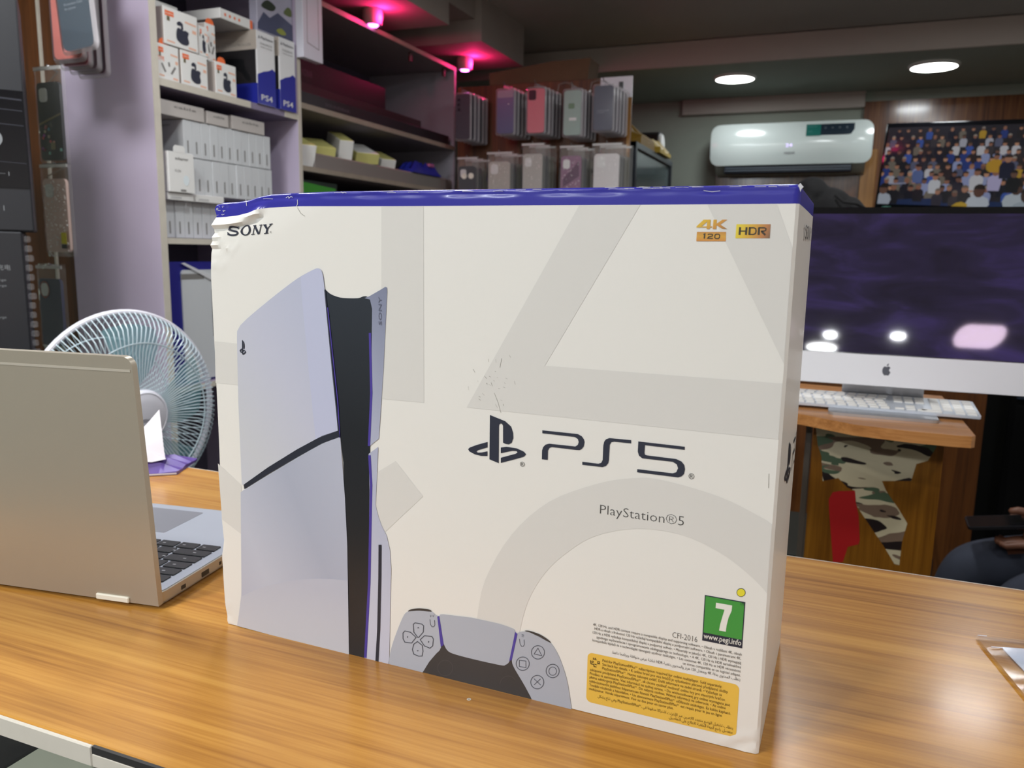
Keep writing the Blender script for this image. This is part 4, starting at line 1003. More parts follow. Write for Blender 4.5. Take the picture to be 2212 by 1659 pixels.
def earbox(label, y0, y1, z0, z1, kind, depth=.045, tab=True, x1=XS - .008):
    t, M, w, h = pack('earbud_box', label, y0, y1, z0, z1, depth, x1=x1)
    bm = NB(); box(bm, -depth / 2 + .001, -w / 2 - .0006, .002, depth / 2 - .001, -w / 2, h - .002); link('side_print', bm, m_sbox, t)
    bm = NB(); flat(bm, [(.006, h - .022), (w * .30, h - .022), (w * .30, h - .009), (.006, h - .009)], M); q = link('brand_label', bm, m_or, t, smooth=0)
    bm = NB(); text(bm, 'oraimo', M @ Matrix.Translation((.009, h - .0175, .0003)), width=w * .30 - .012, height=.005); link('lettering', bm, m_wbox, q, smooth=0)
    bm = NB(); flat(bm, [(.62 * w, h * .78), (.95 * w, h * .76), (.95 * w, h * .71), (.62 * w, h * .73)], M); flat(bm, [(.83 * w, h * .60), (.95 * w, h * .59), (.95 * w, h * .50), (.83 * w, h * .51)], M); flat(bm, [(.08 * w, .008), (.3 * w, .007), (.3 * w, .011), (.08 * w, .012)], M); flat(bm, [(.7 * w, .005), (.93 * w, .004), (.93 * w, .009), (.7 * w, .010)], M)
    tag(link('small_print', bm, m_org, t, smooth=0), kind='stuff')
    bm = NB(); flat(bm, [(.10 * w, h * .64), (.18 * w, h * .64), (.18 * w, h * .76), (.10 * w, h * .76)], M); link('badge', bm, m_oli, t, smooth=0)
    if kind == 'black':
        S = lambda pts: smooth([(w * x, h * y) for x, y in pts], 4, True)
        bm = NB(); flat(bm, S([(.36, .22), (.50, .12), (.66, .13), (.72, .22), (.69, .36), (.72, .48), (.62, .52), (.56, .50), (.42, .54), (.36, .44)]), M, .0002); q = link('case_picture', bm, m_navy, t, smooth=0)
        bm = NB(); flat(bm, S([(.38, .66), (.46, .72), (.55, .68), (.56, .57), (.56, .52), (.50, .52), (.49, .60), (.40, .60)]), M, .0002); link('earbud_picture', bm, m_navy, t, smooth=0)
    else:
        bm = NB(); text(bm, 'TYPE', M @ Matrix.Translation((.02 * w + .002, h * .52, .0002)), width=w * .28, height=h * .12); link('lettering', bm, m_or, t, smooth=0)
        for a, b in (((.20, .45), (.36, .22)), ((.82, .42), (.62, .20)), ((.52, .52), (.55, .40))):
            bm = NB(); A, B = strokepts([(w * a[0], h * a[1]), (w * b[0], h * b[1])], .006); flat(bm, A + B[::-1], M, .0002); link('earbud_picture', bm, m_gy, t, smooth=0)
    if tab:
        bm = NB(); flat_ = [(w * .14 + x, h - .001 + y) for x, y in [(0, 0), (.036, 0), (.032, .012), (.024, .017), (.012, .017), (.004, .012)]]
        extr(bm, flat_, -.0008, 0.0, M @ Matrix.Translation((0, 0, -.004))); link('hang_tab', bm, m_or, t)
    return t
earbox('white earbud box showing slim white earbuds, leftmost on the lilac shelf', 1.211, 1.288, 1.752, 1.842, 'white')
earbox('white box with black earbud case, second from left in the lower row', 1.296, 1.396, 1.752, 1.843, 'black')
earbox('white box with black earbud case, rightmost of the lower row beside the controller boxes', 1.428, 1.515, 1.752, 1.841, 'black')
earbox('white box with black earbud case stacked on top of the lower row', 1.238, 1.362, 1.8445, 1.940, 'black', tab=False, x1=XS - .006)
earbox('white earbud box at the back left edge of the shelf, partly hidden', 1.209, 1.262, 1.752, 1.955, 'white', tab=False, x1=XS - .065)
earbox('white earbud box half hidden behind the stacked black earbud box', 1.372, 1.408, 1.8445, 1.925, 'black', tab=False, x1=XS - .012)
earbox('upright white box with orange tab behind the earbud boxes', 1.418, 1.458, 1.8425, 1.945, 'white', x1=XS - .03)
earbox('white box with orange tab at the back of the upper row', 1.27, 1.40, 1.752, 1.985, 'white', x1=XS - .11)
t, M, w, h = pack('blue_carton', 'deep blue carton at the back of the lilac shelf behind the earbud boxes', 1.225, 1.32, 1.752, 2.06, .06, mt('deep_blue', (40, 42, 140), .4), x1=XS - .20)
bm = NB(); flat(bm, [(.07, .02), (.088, .02), (.088, .30), (.07, .30)], M); link('print', bm, m_wbox, t, smooth=0)
# controller boxes, white over blue
m_cobalt = mt('cobalt_card', (36, 44, 150), 0.35, coat=.2); m_win = mt('dark_window', (46, 44, 46), 0.08, spec=.8); m_shade = mt('shaded_white_card', (176, 166, 156), .5)  # m_shade: white card with its shade put into the colour
def padbox(label, y0, y1, z0, z1, x1):
    D = .185
    t, M, w, h = pack('controller_box', label, y0, y1, z0, z1, D, mt('white_card_box', (228, 228, 230), .35), x1=x1, group='game controller boxes')
    zig = [(0, 0), (w, 0), (w, h * .50), (w * .82, h * .53), (w * .7, h * .50), (w * .55, h * .48), (w * .35, h * .46), (w * .18, h * .43), (0, h * .40)]
    bm = NB(); flat(bm, zig, M); q = link('blue_print', bm, m_cobalt, t, smooth=0)
    bm = NB(); text(bm, 'PS4', M @ Matrix.Translation((w * .18, h * .06, .0003)), width=w * .62, height=h * .075, offset=.012); link('lettering', bm, m_wbox, q, smooth=0)
    bm = NB(); text(bm, 'PlayStation', M @ Matrix.Translation((w * .24, h * .90, .0003)), width=w * .66, height=h * .034, offset=.01); flat(bm, [(w * .10, h * .895), (w * .18, h * .90), (w * .14, h * .945)], M, .0003); link('lettering', bm, m_navy, t, smooth=0)
    bm = NB(); text(bm, 'DUALSHOCK', M @ Matrix.Translation((w * .2, h * .82, .0003)), width=w * .66, height=h * .03); text(bm, 'wireless controller', M @ Matrix.Translation((w * .2, h * .78, .0003)), width=w * .66, height=h * .022); tag(link('small_lettering', bm, m_gy, t, smooth=0), kind='stuff')
    N_ = F((-D / 2, -w / 2 - .0004, 0), (1, 0, 0), (0, 0, 1))
    bm = NB(); flat(bm, [(.004, h * .28), (D - .004, h * .28), (D - .004, h * .74), (.004, h * .74)], N_); win = link('window', bm, m_win, t, smooth=0)
    bm = NB(); flat(bm, smooth([(.03, h * .33), (.05, h * .5), (.06, h * .62), (.13, h * .62), (.14, h * .5), (.16, h * .34), (.145, h * .32), (.12, h * .45), (.07, h * .45), (.045, h * .32)], 4, True), N_, .0003); link('controller_picture', bm, mt('pad_black', (22, 22, 25), .4), win, smooth=0)
    bm = NB(); flat(bm, [(0, 0), (D, 0), (D, h * .28), (0, h * .28)], N_); q = link('blue_print', bm, m_cobalt, t, smooth=0)
    bm = NB(); flat(bm, [(0, h * .74), (D, h * .74), (D, h), (0, h)], N_); q = link('upper_card', bm, m_shade, t, smooth=0)
    bm = NB(); text(bm, 'WIRELESS CONTROLLER', N_ @ Matrix.Translation((.01, h * .79, .0003)), width=D - .03, height=h * .035); link('lettering', bm, m_gy, q, smooth=0)
    return t
padbox('nearer of the two white and blue controller boxes, dark window facing the viewer', 1.600, 1.686, 1.752, 1.968, XS + .002)
padbox('farther of the two white and blue controller boxes, next to the divider', 1.706, 1.786, 1.752, 1.973, XS + .004)
t, M, w, h = pack('flat_box', 'white flat box with four orange dots lying on the controller box', 1.47, 1.612, 1.9695, 1.998, .14, x1=XS - .02)
for k in range(4):
    bm = NB(); flat(bm, arc(.022 + .020 * k, .014, .0042, .0046, n=12), M); link('dot', bm, m_or, t, smooth=0)
bm = NB(); flat(bm, [(w - .012, .002), (w - .001, .002), (w - .001, .027), (w - .012, .027)], M); link('stripe', bm, m_or, t, smooth=0)
t, M, w, h = pack('picture_box', 'grey picture box with a dark landscape standing above the controller boxes', 1.625, 1.798, 1.9738, 2.135, .03, mt('picture_grey', (168, 166, 184), .4), x1=XS - .012)
bm = NB(); flat(bm, [(0, .02), (.03, .06), (.06, .05), (.10, .075), (w, .055), (w, .004), (0, .004)], M, .0002); link('hill_print', bm, mt('slate_print', (74, 78, 104), .45), t, smooth=0)
bm = NB(); flat(bm, smooth([(.02, .075), (.05, .10), (.09, .09), (.07, .072)], 4, True), M, .0004); link('bush_print', bm, mt('dark_green_print', (44, 54, 42), .45), t, smooth=0)
bm = NB(); flat(bm, smooth([(.13, .082), (.15, .105), (w - .004, .10), (w - .006, .08)], 4, True), M, .0004); link('bush_print', bm, mt('moss_print', (92, 104, 56), .45), t, smooth=0)
bm = NB(); flat(bm, smooth([(.09, .02), (.115, .032), (.14, .02), (.115, .012)], 4, True), M, .0006); link('path_print', bm, mt('yellow_green_print', (142, 148, 64), .45), t, smooth=0)
t, M, w, h = pack('router_box', 'white box with a thin framed outline fixed to the front of the shelf divider', 1.800, 1.908, 1.930, 2.165, .028, mt('cool_white_box', (222, 222, 234), .4), x1=XS + .0285)
bm = NB()
A, B = strokepts([(.022, .05), (w - .022, .04), (w - .024, .20), (.024, .205)], .0022, True); flat(bm, A, M, holes=[B]); link('outline_print', bm, m_gy, t, smooth=0)
# white charger boxes
t, M, w, h = pack('charger_box', 'white charger box from the tight rows on the lilac shelf', 1.3195, 1.3530, 1.5620, 1.6640, .13, mt('charger_white', (204, 207, 210), .4), x1=XS - .034, group='white charger boxes in rows')
bm = NB(); flat(bm, [(w * .38, .012), (w * .52, .012), (w * .52, .046), (w * .38, .046)], M); link('side_text', bm, m_gy, t, smooth=0)
bm = NB(); N_ = F((-.065, -w / 2 - .0004, 0), (1, 0, 0), (0, 0, 1)); text(bm, 'adapter', N_ @ Matrix.Translation((.035, .086, 0)), width=.05, height=.006, offset=.01); link('lettering', bm, m_gy, t, smooth=0)
wb0 = t; L0 = Vector(t.location)
rnd = random.Random(11)
ORD = ['first', 'second', 'third', 'fourth', 'fifth', 'sixth', 'seventh', 'eighth', 'ninth', 'tenth', 'eleventh']
def chl(k, row): return '%s white charger box from the left in the %s row on the lilac shelf' % (ORD[k], row)
wb0['label'] = chl(0, 'top')
for k in range(1, 11): dup(wb0, loc=L0 + Vector((rnd.uniform(-.002, .001), .0342 * k, 0)), label=chl(k, 'top'))
for k in range(11): dup(wb0, loc=L0 + Vector((rnd.uniform(-.002, .001), .0342 * k + .006, -.1035)), label=chl(k, 'middle'))
for k in range(6): dup(wb0, loc=L0 + Vector((rnd.uniform(-.001, .002) + .003, -.084 + .0350 * k, -.2275)), label=chl(k, 'lowest'))
bm = NB()
for k in range(2):
    t2, M, w, h = pack('white_slab', ['broad flat white box', 'narrow flat white box'][k] + ' laid across the lowest row of charger boxes', [1.222, 1.327][k], [1.318, 1.44][k], 1.4370, 1.4575, .12, x1=XS - .006)
    bm = NB(); flat(bm, [(.01, .004), (.05, .004), (.05, .010), (.01, .010)], M); link('print', bm, mt('faint_grey_print', (190, 190, 190), .5), t2, smooth=0)
t, M, w, h = pack('hanging_charger_pack', 'white charger pack with a rounded hang tab standing left of the rows', 1.222, 1.316, 1.4580, 1.566, .03, x1=XS + .002)
bm = NB(); extr(bm, [(.02, h - .001), (.062, h - .001), (.062, h + .012), (.056, h + .018), (.026, h + .018), (.02, h + .012)], -.001, 0, M); link('hang_tab', bm, m_wbox, t)
bm = NB(); text(bm, 'adapter', M @ Matrix.Translation((.024, .088, .0003)), width=.05, height=.007, offset=.012); link('lettering', bm, m_gy, t, smooth=0)
bm = NB(); flat(bm, arc(.062, .034, .011, .014, n=18), M, .0003); link('shiny_dot', bm, mt('silver_print', (226, 236, 240), .1, spec=.9), t, smooth=0)
bm = NB(); flat(bm, [(.04, .004), (.06, .004), (.06, .009), (.04, .009)], M, .0003); text(bm, 'PD 25W', M @ Matrix.Translation((.022, .055, .0003)), width=.022, height=.006); tag(link('small_print', bm, m_gy, t, smooth=0), kind='stuff')
for k, (a, b, c) in enumerate(((1.235, 1.40, .04), (1.41, 1.50, .036), (1.515, 1.665, .04))):
    t, M, w, h = pack('flat_carton', ['left', 'middle', 'right'][k] + ' one of three flat grey cartons lying on top of the charger rows', a, b, 1.6648, 1.6648 + c, .14, mt('warm_grey_card', (190, 184, 180), .5), x1=XS - .03, group='flat cartons on the charger boxes')
    bm = NB(); text(bm, 'cable', M @ Matrix.Translation((w * .3, h * .6, .0003)), width=w * .5, height=.007); link('lettering', bm, m_gy, t, smooth=0)
# blister pack under the charger shelf
t, M, w, h = pack('blister_pack', 'blue edged blister pack with a white card in the dark lower compartment', 1.235, 1.475, .9165, 1.268, .03, mt('blue_edge_card', (38, 40, 130), .35), x1=XS - .03)
bm = NB(); extr(bm, rrect(w - .05, h - .03, .01, 4, w / 2 + .018, h / 2 - .008), 0, .004, M); link('card', bm, mt('pale_pack', (198, 202, 206), .35), t)
bm = NB(); flat(bm, [(.04, h - .05), (.13, h - .05), (.13, h - .034), (.04, h - .034)], M, .0044); flat(bm, [(.158, .13), (.168, .13), (.168, .27), (.158, .27)], M, .0044); tag(link('print', bm, m_gy, t, smooth=0), kind='stuff')
bm = NB(); extr(bm, [(.04, h - .004), (.052, h - .002), (w, h - .075), (w, h - .09)], .0045, .008, M); link('clear_ridge', bm, mt('shiny_film', (228, 230, 234), .12, alpha=.75, spec=.9), t)
t, M, w, h = pack('dark_case', 'dark case standing at the bottom of the lower compartment beside the blister pack', 1.48, 1.60, .9165, 1.06, .10, m_dark, x1=XS - .03)
bm = NB(); flat(bm, [(.02, .05), (.10, .05), (.10, .07), (.02, .07)], M); link('print', bm, m_gy, t, smooth=0)
# dark unit: long cartons
m_ldk = mt('charcoal_carton', (40, 38, 42), .3, spec=.5); m_ldk2 = mt('charcoal_carton_brown', (50, 44, 46), .35)
for k, (a, b, z0, z1, dp, x1, lb) in enumerate(((1.84, 2.95, 1.7935, 1.835, .10, XS - .012, 'long low black carton at the front of the dark shelf'),
        (1.835, 2.90, 1.7935, 1.90, .16, XS - .13, 'long black carton behind the low one on the dark shelf'),
        (1.90, 2.60, 1.9005, 1.99, .15, XS - .14, 'long dark carton on top of the black one on the dark shelf'))):
    t, M, w, h = pack('long_carton', lb, a, b, z0, z1, dp, [m_ldk, m_ldk2, m_ldk][k], x1=x1, group='long dark cartons')
    bm = NB(); text(bm, 'SOUNDBAR', M @ Matrix.Translation((w * .12, h * .3, .0003)), width=w * .14, height=h * .26); link('lettering', bm, mt('dim_print', (84, 80, 88), .5), t, smooth=0)
t, M, w, h = pack('grey_tray', 'long grey tray at the front of the middle compartment', 1.90, 2.97, 1.5895, 1.636, .07, mt('tray_grey', (128, 122, 118), .5), x1=XS - .008)
bm = NB(); box(bm, -.033, -.53, .046, .033, .53, .050, .001); link('rim', bm, mt('tray_rim', (150, 142, 134), .5), t)
m_yel = mt('pale_yellow_card', (198, 194, 122), .5)
for k, (y, z, ry, w, h, d, lb, m1) in enumerate(((1.885, 1.5895, -28, .10, .075, .11, 'white box with a yellow lid leaning at the left end of the middle compartment', m_wbox),
        (2.16, 1.6405, -34, .055, .07, .13, 'white strip-like box leaning back over the grey tray', m_wbox),
        (2.30, 1.6405, -30, .10, .04, .14, 'yellow and white box lying back over the grey tray', m_yel),
        (2.03, 1.6405, -30, .08, .03, .12, 'cream box leaning beside the white yellow-lidded box', m_yel),
        (2.46, 1.6405, -26, .07, .035, .12, 'small white and blue box leaning behind the blue pouch', m_wbox))):
    t = thing('bulb_box', lb, 'box', (XS - .085, y, z + .0), rot=(0, 0, R(ry)))
    bm = NB(); box(bm, -d / 2, -w / 2, 0, d / 2, w / 2, h, .001, M=Matrix.Translation((0, 0, d * .17)) @ Matrix.Rotation(R(20), 4, 'Y')); link('body', bm, m1, t)
    bm = NB(); box(bm, -d / 2 + .004, -w / 2 + .004, h, d / 2 - .004, w / 2 - .004, h + .002, M=Matrix.Translation((0, 0, d * .17)) @ Matrix.Rotation(R(20), 4, 'Y')); link('lid', bm, m_yel if k != 2 else m_wbox, t)
t = thing('blue_pouch', 'dark blue shiny pouch on the grey tray at the right of the middle compartment', 'pouch', (XS - .045, 2.72, 1.6405))
bm = NB(); crumple(bm, .09, .26, .05, 8, 4); link('pouch', bm, m_cobalt, t, smooth=25)
bm = NB(); box(bm, .02, .02, .035, .043, .07, .05, .004); link('label', bm, mt('pink_label', (170, 96, 140), .4), t)
t, M, w, h = pack('green_carton', 'green and black carton low in the dark shelf unit', 1.83, 2.05, 1.2175, 1.545, .2, mt('dark_green_card', (26, 40, 34), .4), x1=XS - .02)
bm = NB(); flat(bm, [(.01, .26), (w - .01, .25), (w - .01, .31), (.01, .32)], M); link('print', bm, mt('green_card_print', (58, 140, 44), .4), t, smooth=0)
t, M, w, h = pack('dark_carton', 'dark carton low in the dark shelf unit right of the green one', 2.10, 2.95, 1.2175, 1.50, .2, m_ldk, x1=XS - .05)
bm = NB(); text(bm, 'SPEAKER', M @ Matrix.Translation((.2, .2, .0003)), width=.3, height=.04); link('lettering', bm, m_gy, t, smooth=0)

# ------------------------------------------------------------------ phone cases
m_blis = film('blister_film', (200, 200, 210), .16, .10, .12)
m_bag = film('bag_film', (220, 220, 216), .10, .09, .12)
m_rim = film('tray_rim_film', (214, 210, 214), .18, .42, .15)
m_steel = mt('steel_hook', (190, 190, 190), .25, metal=.9)
m_yst = mt('yellow_sticker', (206, 196, 44), .45)
m_camw = mt('camera_pale', (214, 216, 214), .4); m_blackp = mt('black_plastic', (24, 24, 30), .3)
def case_mats(rgb, rough=.35): return mt('case_%d_%d_%d' % rgb, rgb, rough, spec=.5)
def phone_case(label, loc, M, w, h, rgb, style='slots', group=None, mat=None):
    """hanging phone case in a clear tray; M is the local frame of its face (x right, y up), origin at the top middle"""
    t = thing('phone_case', label, 'phone case', loc, group=group)
    mat = mat or case_mats(rgb)
    bm = NB(); extr(bm, rrect(w * .84, h * .93, w * .13, 5, 0, -h * .5), .002, .009, M); link('shell', bm, mat, t)
    bm = NB(); P = rrect(w, h, w * .12, 5, 0, -h * .5); Q = rrect(w * .9, h * .96, w * .11, 5, 0, -h * .5)
    n = len(P); a = [bm.verts.new(M @ Vector((p[0], p[1], 0))) for p in P]; b = [bm.verts.new(M @ Vector((p[0], p[1], .0105))) for p in Q]
    for k in range(n): bm.faces.new([a[k], a[(k + 1) % n], b[(k + 1) % n], b[k]])
    bm.faces.new(b); link('clear_tray', bm, m_blis, t, smooth=25)
    bm = NB(); P2 = rrect(w * 1.01, h * 1.005, w * .12, 5, 0, -h * .5); Q2 = rrect(w * .885, h * .95, w * .11, 5, 0, -h * .5); v1 = [bm.verts.new(M @ Vector((p[0], p[1], .0035))) for p in P2]; v2 = [bm.verts.new(M @ Vector((p[0], p[1], .0112))) for p in Q2]
    for k in range(len(P2)): bm.faces.new([v1[k], v1[(k + 1) % len(P2)], v2[(k + 1) % len(P2)], v2[k]])
    link('tray_rim', bm, m_rim, t, smooth=40)
    bm = NB(); extr(bm, rrect(w * .26, w * .16, w * .05, 3, 0, w * .06), .001, .002, M); link('hang_tab', bm, m_blis, t)
    if style == 'lenses':
        for k in range(3):
            bm = NB(); lathe(bm, [(0, .0115), (w * .07, .0115), (w * .07, .009)], 14, M @ Matrix.Translation((-w * .22, -h * (.15 + .10 * k), 0))); link('camera_ring', bm, m_blackp, t)
    elif style == 'island':
        bm = NB(); extr(bm, rrect(w * .36, w * .44, w * .08, 4, -w * .18, -h * .17), .009, .0112, M); isl = link('camera_island', bm, m_blackp if rgb[0] + rgb[1] + rgb[2] > 200 else m_camw, t)
    elif style == 'label':
        bm = NB(); extr(bm, [(-w * .15, -h * .66), (w * .2, -h * .66), (w * .2, -h * .60), (-w * .15, -h * .60)], .009, .0094, M); link('paper_label', bm, m_camw, t)
        bm = NB(); extr(bm, rrect(w * .3, w * .24, w * .05, 4, -w * .05, -h * .36), .009, .0095, M); link('green_spot', bm, mt('green_spot', (92, 128, 90), .4), t)
    elif style == 'band':
        bm = NB(); extr(bm, rrect(w * .8, h * .16, w * .06, 4, 0, -h * .12), .009, .0095, M); link('upper_band', bm, mt('band_mauve', (140, 130, 146), .4), t)
        bm = NB(); extr(bm, rrect(w * .05, w * .05, w * .02, 3, w * .16, -h * .34), .009, .0098, M); link('sticker_mark', bm, m_camw, t)
    elif style == 'text':
        bm = NB(); text(bm, 'Protective Case', M @ Matrix.Translation((-w * .25, -h * .56, .0093)), width=w * .5, height=h * .022); text(bm, 'for phone', M @ Matrix.Translation((-w * .25, -h * .60, .0093)), width=w * .3, height=h * .02); tag(link('lettering', bm, mt('pale_ink', (150, 160, 170), .5), t, smooth=0), kind='stuff')
    return t
def bagged(label, loc, M, w, h, rgb, style='plain', group=None, sticker=True, sd=1):
    t = thing('bagged_case', label, 'phone case', loc, group=group)
    cw, ch = w * .80, h * .78; cy = -h * .56
    bm = NB(); extr(bm, rrect(cw, ch, cw * .14, 5, 0, cy), .003, .011, M); sh = link('shell', bm, case_mats(rgb), t)
    rn = random.Random(sd)
    bm = NB(); g = []
    for i in range(13):
        row = []
        for j in range(19):
            x = (i / 12 - .5) * w; y = -h * j / 18; e = i in (0, 12) or j in (0, 18)
            row.append(bm.verts.new(M @ Vector((x + (rn.uniform(-.001, .001) if e else 0), y, .0015 if e else .0125 + rn.uniform(-.0010, .0024)))))
        g.append(row)
    for i in range(12):
        for j in range(18): bm.faces.new([g[i][j], g[i + 1][j], g[i + 1][j + 1], g[i][j + 1]])
    bk = [bm.verts.new(M @ Vector((sx * w / 2, y, .001))) for sx, y in ((-1, 0), (1, 0), (1, -h), (-1, -h))]; bm.faces.new(bk)
    link('clear_bag', bm, m_bag, t, smooth=20)
    bm = NB(); extr(bm, [(-w * .46, -.004), (w * .46, -.004), (w * .46, -.012), (-w * .46, -.012)], .008, .012, M); link('bag_header', bm, mt('header_film', (222, 222, 220), .15, alpha=.6, spec=.9), t)
    bm = NB(); extr(bm, rrect(cw * .34, cw * .42, cw * .1, 4, -cw * .22, cy + ch * .34), .011, .0122, M); link('camera_island', bm, m_camw, t)
    if sticker:
        bm = NB(); extr(bm, [(w * .18, -h * .86), (w * .36, -h * .86), (w * .36, -h * .74), (w * .18, -h * .74)], .0165, .0170, M); link('sticker', bm, m_yst, t)
        bm = NB(); extr(bm, [(w * .18, -h * .91), (w * .36, -h * .91), (w * .36, -h * .865), (w * .18, -h * .865)], .0165, .0170, M); link('sticker', bm, m_blackp, t)
    return t, cw, ch, cy, sh
MY0 = F((0, 0, 0), (1, 0, 0), (0, 0, 1))
db = thing('display_board', 'brown wooden peg board with hanging phone cases at the end of the shelves', 'board', (-.83, 3.03, 0))
bm = NB(); box(bm, -.413, -.018, .0, .412, .0, 2.06); link('board', bm, m_brown, db)
bm = NB(); box(bm, .398, -.0195, .0, .414, -.0178, 1.99); link('edge_strip', bm, m_tanwood, db)
bm = NB(); box(bm, .274, -.021, 1.975, .416, -.0185, 2.062); wp = link('paper_notice', bm, mt('white_notice', (224, 222, 230), .4, em=None), db)
bm = NB(); box(bm, .358, -.026, 2.01, .375, -.021, 2.04); link('clip', bm, m_blackp, wp)
HC = [(-1.138, 2.003, .083, .205, (36, 32, 48), 'lenses', 'black phone case with three camera rings at the left end of the upper row'),
      (-.934, 2.010, .093, .196, (78, 84, 128), 'band', 'slate blue phone case with a mauve upper band, second in the upper row'),
      (-.792, 2.008, .093, .196, (206, 110, 120), 'island', 'coral pink phone case in the middle of the upper row'),
      (-.628, 1.992, .090, .196, (146, 168, 158), 'label', 'sage green phone case with a small label, fourth in the upper row'),
      (-.494, 2.003, .097, .192, (30, 34, 64), 'text', 'navy phone case in a clear tray at the right end of the upper row')]
LC = [(-1.118, 1.730, .105, .25, (40, 46, 54), 'dark bagged phone case with bright camera holes at the left end of the lower row'),
      (-.962, 1.748, .128, .26, (176, 172, 164), 'bagged clear glitter phone case, second in the lower row'),
      (-.805, 1.780, .112, .28, (176, 174, 168), 'bagged silver glitter phone case in the middle of the lower row'),
      (-.630, 1.765, .112, .27, (132, 92, 122), 'bagged phone case with purple and silver glitter, fourth in the lower row'),
      (-.474, 1.770, .136, .27, (206, 204, 204), 'bagged sparkling silver phone case at the right end of the lower row')]
BACKC = [(60, 54, 66), (120, 112, 122), (52, 50, 58), (138, 128, 132)]
for k, (x, z, w, h, c, st, lb) in enumerate(HC):
    bm = NB(); tube(bm, [(x + .83, -.018, z + .012), (x + .83, -.19, z + .012), (x + .83, -.205, z + .022)], .0022, 6); link('peg', bm, m_steel, db)
    phone_case(lb, (x, 2.855, z), MY0, w, h, c, st)
    for q in range(4):
        phone_case(['pale', 'grey', 'dark', 'mauve'][q] + ' edged phone case hanging behind the ' + ['black', 'slate blue', 'coral pink', 'sage green', 'navy'][k] + ' one', (x + .006 * (q + 1), 2.855 + .030 * (q + 1), z - .002 * q), MY0, w, h, BACKC[(q + k) % 4], 'plain', group='phone cases behind the front ones of the upper row')
for k, (x, z, w, h, c, lb) in enumerate(LC):
    bm = NB(); tube(bm, [(x + .83, -.018, z - .005), (x + .83, -.17, z - .005), (x + .83, -.185, z + .004)], .0022, 6); link('peg', bm, m_steel, db)
    t, cw, ch, cy, sh = bagged(lb, (x, 2.865, z), MY0, w, h, c, sd=k, group=None)
    if k == 0:
        for q in range(2):
            bm = NB(); lathe(bm, [(0, .0135), (.013, .0135), (.013, .011)], 14, Matrix.Translation((-.014 + .034 * q, 0, 0)) @ MY0 @ Matrix.Translation((0, cy + ch * .28, 0))); link('camera_hole', bm, mt('bright_hole', (236, 236, 220), .3), t)
    if k in (1, 2, 4, 3):
        rn = random.Random(k); bm = NB()
        for q in range(60):
            a, b = rn.uniform(-.42, .42) * cw, cy + rn.uniform(-.46, .46) * ch; s_ = rn.uniform(.0008, .0022)
            bmesh.ops.create_icosphere(bm, subdivisions=1, radius=s_, matrix=MY0 @ Matrix.Translation((a, b, .0112)))
        tag(link('glitter', bm, mt('glitter', (246, 244, 240), .3), t), kind='stuff')
    if k == 3:
        bm = NB(); extr(bm, [(-.38 * cw, cy + .05 * ch), (.40 * cw, cy + .40 * ch), (.42 * cw, cy + .10 * ch), (-.38 * cw, cy - .12 * ch)], .011, .0115, MY0); link('stripe', bm, mt('plum', (82, 36, 76), .3), t)
    for q in range(2):
        bagged(['first', 'second'][q] + ' bagged phone case behind the ' + ['dark', 'clear glitter', 'silver glitter', 'purple glitter', 'sparkling silver'][k] + ' one', (x + .014 * (q + 1), 2.865 + .042 * (q + 1), z - .004), MY0, w * .9, h, (70 + 20 * q, 70 + 16 * q, 74), sd=20 + k * 3 + q, sticker=False, group='bagged phone cases behind the front ones of the lower row')
t = thing('cardboard_sheet', 'folded brown cardboard lying across the top of the peg board', 'cardboard', (-.84, 3.06, 2.0605))
bm = NB(); extr(bm, [(-.24, 0), (.225, 0), (.23, .05), (.235, .088), (.06, .085), (-.245, .052)], -.09, .05, FM((0, 0, 0))); link('sheet', bm, mt('cardboard', (96, 72, 50), .8, var=.08, vscale=10), t)
bm = NB(); extr(bm, [(-.20, .088 * .6), (.20, .083), (.20, .088), (-.20, .0575)], -.08, .04, FM((0, 0, .002))); link('flap', bm, mt('cardboard_dark', (78, 58, 42), .8), t)
for k, (x, lb) in enumerate(((-.715, 'curved clear plastic strip hanging over the coral pink case'), (-.565, 'clear plastic hook strip at the top of the board by the white notice'))):
    t = thing('plastic_strip', lb, 'strip', (x, 3.0085, 2.03))
    bm = NB(); tube(bm, [(-.035, -.004, -.02), (-.03, -.005, .012), (0, -.006, .022), (.03, -.005, .012), (.036, -.004, -.02)], .004, 6); link('strip', bm, m_bag, t)
    bm = NB(); box(bm, -.04, -.007, -.026, -.03, .002, -.018); link('clip', bm, m_steel, t)
# left board with cases
lb_ = thing('display_board', 'dark brown peg board at far left with hanging phone cases', 'board', (-1.645, 1.19, 0))
bm = NB(); box(bm, -.55, -.003, 0, .066, .015, 2.14); link('board', bm, m_brown, lb_)
bm = NB(); box(bm, -.004, -.009, .0, .004, -.003, 2.14); link('rail', bm, m_edge, lb_)
LYR = .99
def lcase(px, py): p = hit(px, py, 1, LYR); return (p.x, p.y, p.z)
def lpeg(p): 
    bm = NB(); tube(bm, [(-.02, 0, p[2] - .01), (p[0] + 1.645, p[1] - 1.19 + .02, p[2] - .01), (p[0] + 1.645, p[1] - 1.19 - .01, p[2])], .0022, 6); link('peg', bm, m_steel, lb_)
TL = F((0, 0, 0), (math.cos(R(14)), -math.sin(R(14)), 0), (0, 0, 1))
p0 = lcase(128, -110); lpeg(p0)
RT = Matrix.Rotation(R(5), 4, 'Z')
phone_case('coral phone case in a clear tray hanging highest at far left', (p0[0] - .02, p0[1] + .03, p0[2] + .012), MY0, .112, .262, (206, 116, 104), 'plain')
phone_case('teal grey phone case in a clear tray in front of the coral one', (p0[0] + .055, p0[1] - .02, p0[2]), MY0 @ RT, .118, .245, (50, 68, 80), 'text')
